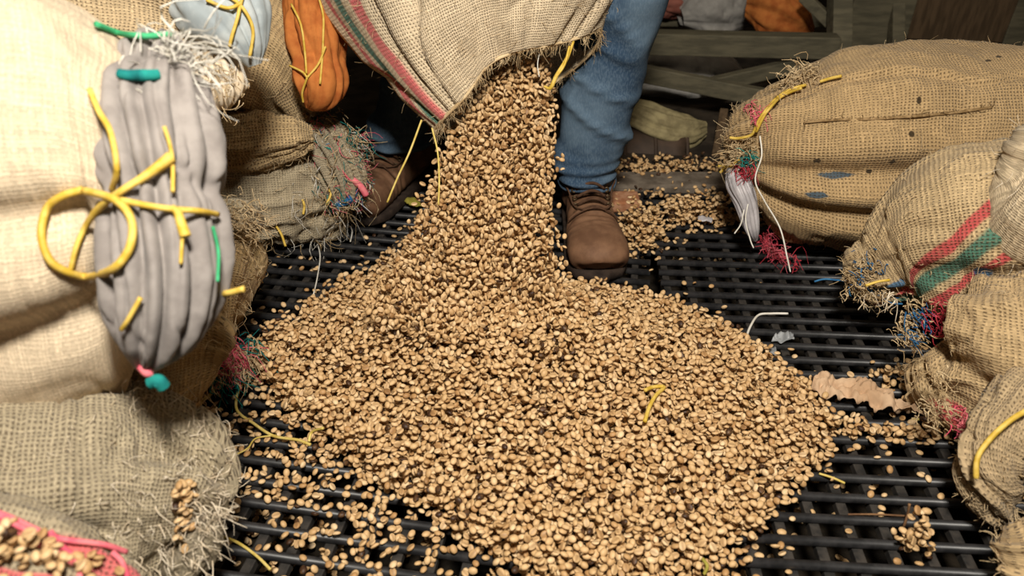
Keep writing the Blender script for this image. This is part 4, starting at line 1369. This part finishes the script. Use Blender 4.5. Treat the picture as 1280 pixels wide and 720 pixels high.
def boot(ankle, toe, seed):
    """leather boot: foot from heel to toe, shaft, sole, tongue, laces, eyelets"""
    a, t = Vector((ankle[0], ankle[1], 0)), Vector((toe[0], toe[1], 0))
    d = (t - a).normalized()
    yaw = math.atan2(d.y, d.x)
    Mx = Matrix.Translation(a) @ Matrix.Rotation(yaw, 4, 'Z')
    L = (t - a).length

    def W(p):
        v = Mx @ Vector(p)
        return (v.x, v.y, v.z)
    zs = 0.02
    ft = [(-.095, 0, .055), (-.075, 0, .060), (-.02, 0, .060), (.05, 0, .052), (L * .55, 0, .047), (L * .78, 0, .045), (L * .93, 0, .039), (L - .006, 0, .033)]
    fr = [(.015, .02), (.036, .038), (.039, .042), (.043, .040), (.049, .036), (.0545, .036), (.049, .030), (.024, .016)]
    def wr(V, dist, ang):
        m = np.exp(-((dist[:, None] / dist[-1] - .62) / .13) ** 2)
        return 0.0018 * fbm(V, 30, seed, 3) + 0.0035 * m * np.sin(dist[:, None] * 420 + 2.2 * noise(V, 40, seed + 2))

    def lf(c, r, up, nu=50, nv=48, power=2.3):
        V, F4, F3 = closed_loft([W(p) for p in c], r, nu, nv, power, up, wr)
        return V, F4, F3
    foot = lf(ft, fr, (0, 0, 1))
    shaft = lf([(-.025, 0, .05), (-.022, 0, .09), (-.026, 0, .13), (-.03, 0, .17)], [(.044, .058), (.042, .056), (.044, .054), (.044, .052)], d.to_tuple(), 40, 48)
    up_ = remeshed('boot', [foot, shaft], M['leather'], person, 0.0032, 4)
    # sole: outline swept up
    n = 48
    out = []
    xs = np.array([f[0] for f in ft])
    ws = np.array([r_[0] for r_ in fr]) + .004
    for k in range(n):
        th = 2 * math.pi * k / n
        x = (-.103 + (L + .006)) / 2 + ((L + .006) + .103) / 2 * math.cos(th)
        w = np.interp(x, xs, ws) * min(1, abs(math.sin(th)) ** .55 * 1.12)
        out.append((x, math.copysign(w, math.sin(th)) if abs(math.sin(th)) > 1e-6 else 0))
    V = []
    for z in (0.002, 0.005, 0.016, 0.019):
        k = 0.97 if z in (0.002, 0.019) else 1.0
        V += [W((x * k + (1 - k) * .03, y * k, z)) for x, y in out]
    V += [W((.03, 0, .002)), W((.03, 0, .019))]
    F4 = grid_faces(4, n)
    j = np.arange(n)
    F3 = np.vstack([np.stack([np.full(n, 4 * n), j, (j + 1) % n], -1), np.stack([np.full(n, 4 * n + 1), 3 * n + (j + 1) % n, 3 * n + j], -1)])
    link('sole', mesh_np('sole', np.array(V), [F4, F3], smooth=False), M['sole'], up_)
    # welt seam, facing seam and laces on the instep
    tube('toe_seam', [W((L * .50, y, .055 + .040 * math.cos(y / .052 * 1.35))) for y in np.linspace(-.046, .046, 9)], .0014, M['lace'], up_, 6, 30)
    for sd in (-1, 1):
        tube('facing_seam', [W((.015, sd * .050, .105)), W((.040, sd * .040, .098)), W((.075, sd * .034, .086)), W((.100, sd * .020, .090)), W((.104, 0, .094))], .0016, M['lace'], up_, 6, 30)
    for k in range(5):
        x = .030 + .015 * k
        z = .126 - .55 * (x - .030)
        tube('lace', [W((x - .002, -.026, z - .016)), W((x + .004, -.012, z - .004)), W((x + .006, 0, z)), W((x + .004, .012, z - .004)), W((x - .002, .026, z - .016))], .0030, M['lace'], up_, 6, 16)
        for s in (-1, 1):
            c = W((x - .002, s * .030, z - .018))
            th = np.linspace(0, 2 * math.pi, 9)
            tube('eyelet', [(c[0] + .004 * math.cos(q), c[1] + .001, c[2] + .004 * math.sin(q)) for q in th], .0016, M['eyelet'], up_, 6, 16)
    return up_


b1 = boot((0.142, 1.375), (0.152, 1.166), 4)
b2 = boot((-0.228, 1.555), (-0.315, 1.375), 9)

# ------------------------------------------------------------------ back of the hall
fr = thing('timber_frame', 'grey timber rack behind the grate with crossed braces and a tall post', 'rack', at(920, 120, 2.1))
beam('rail', at(790, 52, 2.05), at(1046, 58, 2.02), .05, .055, M['wood'], fr)
beam('brace', at(795, 90, 2.0), at(975, 126, 1.97), .025, .042, M['wood'], fr)
beam('brace', at(880, 108, 2.06), at(1010, 78, 2.06), .025, .036, M['wood'], fr)
beam('post', at(1048, 120, 2.05), at(1052, -120, 2.05), .05, .05, M['wood'], fr)
beam('brace', at(1004, -5, 2.1), at(1046, 36, 2.1), .022, .03, M['wood'], fr)
beam('post', at(770, 130, 2.1), at(772, -120, 2.1), .05, .05, M['wood'], fr)
beam('rail', at(775, 20, 2.55), at(1050, 22, 2.55), .06, .05, M['wood'], fr)


def bundle(name, label, cat, ctrl, rads, mat, seed, lobes=5, amp=.15, up=(0, 0, 1)):
    o, V, N = rag(name, ctrl, rads, mat, None, seed, lobes, amp, 60, 70, (), up)
    return tag(o, label, cat)


bundle('white_sack', 'dull white sack lying behind the timber rack beside the leg', 'sack', [at(770, 70, 2.3), at(830, 75, 2.3), at(890, 85, 2.32), at(925, 95, 2.34)], [(.03, .03), (.10, .07), (.09, .06), (.02, .02)], M['white_cloth'], 2)
bundle('white_sack', 'grey-white sack slumped at the top behind the timber rail', 'sack', [at(850, 20, 2.45), at(880, 10, 2.45), at(915, 12, 2.47), at(940, 25, 2.5)], [(.03, .03), (.08, .10), (.07, .09), (.02, .02)], M['white_cloth'], 4)
bundle('red_bundle', 'faded red cloth bundle at the top beside the leg', 'bundle', [at(795, 5, 2.5), at(825, -2, 2.5), at(860, -2, 2.5), at(890, 5, 2.5)], [(.03, .03), (.09, .06), (.08, .055), (.02, .02)], M['red_cloth'], 5)
bundle('white_sack', 'white sack low on the floor under the crossed braces', 'sack', [at(795, 118, 2.25), at(830, 116, 2.25), at(870, 118, 2.26), at(905, 125, 2.28)], [(.02, .02), (.06, .04), (.06, .04), (.02, .02)], M['white_cloth'], 9)
bundle('orange_bundle', 'orange cloth bundle behind the timber rail', 'bundle', [at(935, 5, 2.3), at(960, 8, 2.28), at(985, 22, 2.28), at(1012, 40, 2.3)], [(.03, .04), (.07, .08), (.065, .07), (.02, .02)], M['orange_cloth'], 6)
bundle('straw_cloth', 'crumpled straw-coloured sacking heap in the dark beside the leg', 'cloth', [at(775, 138, 1.95), at(800, 145, 1.93), at(830, 158, 1.92), at(858, 166, 1.92), at(882, 162, 1.93)], [(.03, .02), (.045, .035), (.05, .04), (.035, .04), (.008, .02)], M['straw_cloth'], 8, 8, .22)
tube_d = thing('metal_drum', 'dark rusty drum lying in the shadow behind the leg', 'drum', at(815, 215, 1.9))
o = link('drum_body', mesh_np('drum_body', *(lambda t: (t[0], [t[1], t[2]]))(tube_np([at(760, 195, 1.98), at(852, 198, 1.96)], .085, 32, 8))), M['drum'], tube_d)
for x in (775, 812, 850):
    c = np.array(at(x, 196.5, 1.97))
    tube('hoop', [(c[0] + .0, c[1] + .086 * math.cos(q), c[2] + .086 * math.sin(q)) for q in np.linspace(0, 2 * math.pi, 25)], .005, M['drum'], tube_d, 6, 48)
tag(beam('wood_offcut', at(893, 205, 1.88), at(905, 140, 1.95), .02, .03, M['wood_warm']), 'short brown timber offcut leaning beside the big golden sack', 'timber')
tag(beam('wood_block', at(905, 172, 1.98), at(948, 172, 1.96), .06, .09, M['wood_warm']), 'brown timber block on the floor under the rack', 'timber')
tag(beam('cardboard_sheet', at(1135, 16, 2.25), at(1262, 22, 2.3), .02, .14, M['wood_warm']), 'brown board standing behind the big golden sack', 'board')
cr = thing('storage_crate', 'dark olive crate behind the big golden sack', 'crate', at(1090, 60, 2.3))
beam('side_panel', at(1058, 30, 2.25), at(1135, 32, 2.25), .03, .30, M['wood'], cr)
beam('side_panel', at(1262, 20, 2.38), at(1420, 25, 2.38), .03, .30, M['wood'], cr)
beam('corner_post', at(1120, 80, 2.22), at(1122, -60, 2.22), .035, .035, M['wood'], cr)

# lip of concrete with brick bit and drifts of beans
lip = slab('trim_1', (0.16, 1.55, -.03), (1.4, 1.625, .004), M['concrete'], .006)
tag(link('brick_piece', box_np((.20, 1.455, -.012), (.262, 1.51, .012), None, .004), M['brick']), 'broken piece of red brick in beans behind the right boot', 'brick')
rl = RS(91)
n = 900
P = np.stack([rl.uniform(.19, .75, n), np.where(rl.rand(n) < .7, rl.normal(1.655, .028, n), rl.normal(1.50, .03, n)), np.zeros(n)], -1)
P[:, 2] = np.where(P[:, 1] > 1.60, -.004, -.006) + rl.rand(n) ** 1.5 * .016
bm_o = bean_mass('coffee_bean_drift', P, rot_mats(rl, n, tilt=.7), np.clip(tones(rl, n, .06) - .1, .03, 1), M['bean'], None, rl.uniform(.85, 1.1, n))
tag(bm_o, 'drift of tan coffee beans along the concrete lip behind the grate', 'coffee beans', None, 'stuff')

# ------------------------------------------------------------------ scraps lying on the grate and heap
def on_ground(pts, z, rad=.002):
    """points lying on whatever is below: bars, beans (a list of heights overrides)"""
    out = []
    for i, (x, y) in enumerate(pts):
        if isinstance(z, (list, tuple)):
            out.append(gr(x, y, z[i]))
            continue
        h = .004
        for _ in range(5):
            g = gr(x, y, h)
            a, b = int((g[0] - GX0) / RES), int((g[1] - GY0) / RES)
            w = HM[max(a - 3, 0):a + 4, max(b - 3, 0):b + 4]
            h = 0.5 * h + 0.5 * (max(float(w.max()) if w.size else 0.0, 0.0) + rad)
        out.append(gr(x, y, h))
    return out


def scrap(name, label, cat, pts, z, rad, mat, taper=None):
    return tag(tube(name, on_ground(pts, z, rad), rad, M[mat], None, 6, None, taper), label, cat)


scrap('straw_strand', 'long yellow straw strand on the bars at the left edge of the heap', 'straw', [(318, 462), (300, 485), (296, 512), (318, 530), (342, 545), (372, 550), (388, 556)], .012, .0021, 'straw')
scrap('straw_strand', 'short curved straw end lying where the left bars meet the heap', 'straw', [(386, 552), (390, 540), (404, 535)], .014, .002, 'straw')
scrap('straw_strand', 'pale thin straw strand curving over the left bars below the long one', 'straw', [(296, 568), (310, 560), (320, 548), (345, 544)], .008, .0012, 'straw')
scrap('straw_strand', 'pair of yellow straws sticking out by the shaded sack', 'straw', [(222, 516), (246, 504), (262, 494), (272, 480)], .03, .0026, 'straw')
scrap('straw_strand', 'flat straw tip beside the shaded brown sack', 'straw', [(224, 510), (240, 506), (252, 505)], .03, .0026, 'straw')
scrap('straw_strand', 'yellow straw strand on the bars near the bottom left of the picture', 'straw', [(258, 664), (282, 672), (300, 680), (322, 696), (338, 712)], .006, .0018, 'straw')
scrap('straw_strand', 'straw slanting against the left side of the bean stream', 'straw', [(484, 350), (508, 330), (530, 312), (548, 300)], [.012, .02, .03, .04], .0017, 'straw')
scrap('straw_strand', 'straw lying on the bars in front of the dark left boot', 'straw', [(484, 258), (500, 250), (520, 232)], .012, .0018, 'straw')
scrap('yellow_ribbon', 'yellow twine curl lying on the heap front right of its middle', 'twine', [(806, 527), (812, 508), (820, 494), (830, 484), (816, 484), (806, 488)], .075, .0028, 'twine')
scrap('straw_strand', 'pale straw bit on the bars at the right edge of the heap', 'straw', [(1024, 592), (1040, 597), (1056, 604)], .006, .0016, 'straw')
scrap('straw_strand', 'straw lying across the beans beside the brown paper', 'straw', [(1138, 526), (1160, 522), (1186, 521)], .018, .0022, 'straw')
scrap('white_string', 'white string curving on the bars right of the heap', 'string', [(932, 424), (938, 408), (948, 394), (965, 392), (985, 392)], .008, .002, 'white_thread')
scrap('white_string', 'thin white thread hanging over the left bars under the worn sack', 'string', [(393, 295), (400, 318), (397, 345), (392, 368)], .006, .0012, 'white_thread')
scrap('white_string', 'short white thread on the bars before the dark boot', 'string', [(434, 272), (440, 288), (438, 302)], .006, .0012, 'white_thread')
scrap('twig', 'thin brown twig lying across the bars at the lower right', 'twig', [(1060, 643), (1095, 643), (1134, 645)], .006, .0012, 'twig')
scrap('twig', 'short brown twig standing up beside the small bean clump', 'twig', [(1128, 664), (1134, 645), (1137, 630)], [.006, .012, .03], .0016, 'twig')
scrap('twig', 'brown twig by the shaded sack on the left grate', 'twig', [(240, 532), (258, 515), (278, 498)], .01, .0016, 'twig')
scrap('green_ribbon', 'green stalk lying at the bottom edge of the heap', 'stalk', [(880, 718), (884, 708), (878, 698)], .02, .002, 'leaf')


def crumpled(name, label, cat, outline, z, mat, seed, amp=.010, thick=.0012, nu=70, nv=20):
    """a sheet: outline as two edges of equal length, crumpled"""
    a, b = [catmull([gr(x, y, z) for x, y in e], nu) for e in outline]
    t = np.linspace(0, 1, nv)[None, :, None]
    V = a[:, None] * (1 - t) + b[:, None] * t
    w = np.sin(t[..., 0] * math.pi)
    V[..., 2] += amp * (0.5 + 0.7 * w) * (0.6 + np.clip(1 - np.abs(noise(V, 60, seed)) * 3, -1, 1)) + amp * 0.45 * np.clip(1 - np.abs(noise(V, 130, seed + 3)) * 3, -1, 1)
    V[..., 1] += .003 * noise(V, 70, seed + 5)
    o = link(name, mesh_np(name, V.reshape(-1, 3), grid_faces(nu, nv, False), smooth=True), M[mat])
    s = o.modifiers.new('thickness', 'SOLIDIFY')
    s.thickness = thick
    return tag(o, label, cat)


crumpled('paper_scrap', 'crumpled strip of brown paper lying across the bars right of the heap', 'paper', ([(1016, 476), (1030, 472), (1045, 478), (1075, 478), (1100, 492), (1130, 504), (1158, 514)], [(1012, 490), (1030, 500), (1050, 502), (1078, 508), (1105, 512), (1130, 517), (1160, 520)]), .012, 'paper', 3, .011)
crumpled('plastic_scrap', 'small grey plastic scrap on the bars right of the heap', 'scrap', ([(968, 420), (976, 418), (990, 420)], [(964, 427), (978, 428), (992, 427)]), .006, 'grey_plastic', 5, .006, nu=16, nv=8)
crumpled('plastic_scrap', 'grey plastic flake hanging between the bars below the other one', 'scrap', ([(960, 434), (965, 434), (970, 435)], [(958, 443), (964, 444), (970, 444)]), .003, 'grey_plastic', 6, .004, nu=12, nv=6)
crumpled('dry_leaf', 'yellow-green leaf on the bars left of the bean stream', 'leaf', ([(505, 250), (518, 250), (530, 256)], [(505, 252), (516, 258), (530, 258)]), .01, 'leaf', 8, .004, nu=16, nv=8)
crumpled('plastic_scrap', 'pale plastic bit on the bean drift behind the right grate', 'scrap', ([(872, 272), (880, 271), (890, 273)], [(872, 277), (880, 278), (890, 278)]), .014, 'plastic', 9, .004, nu=12, nv=6)
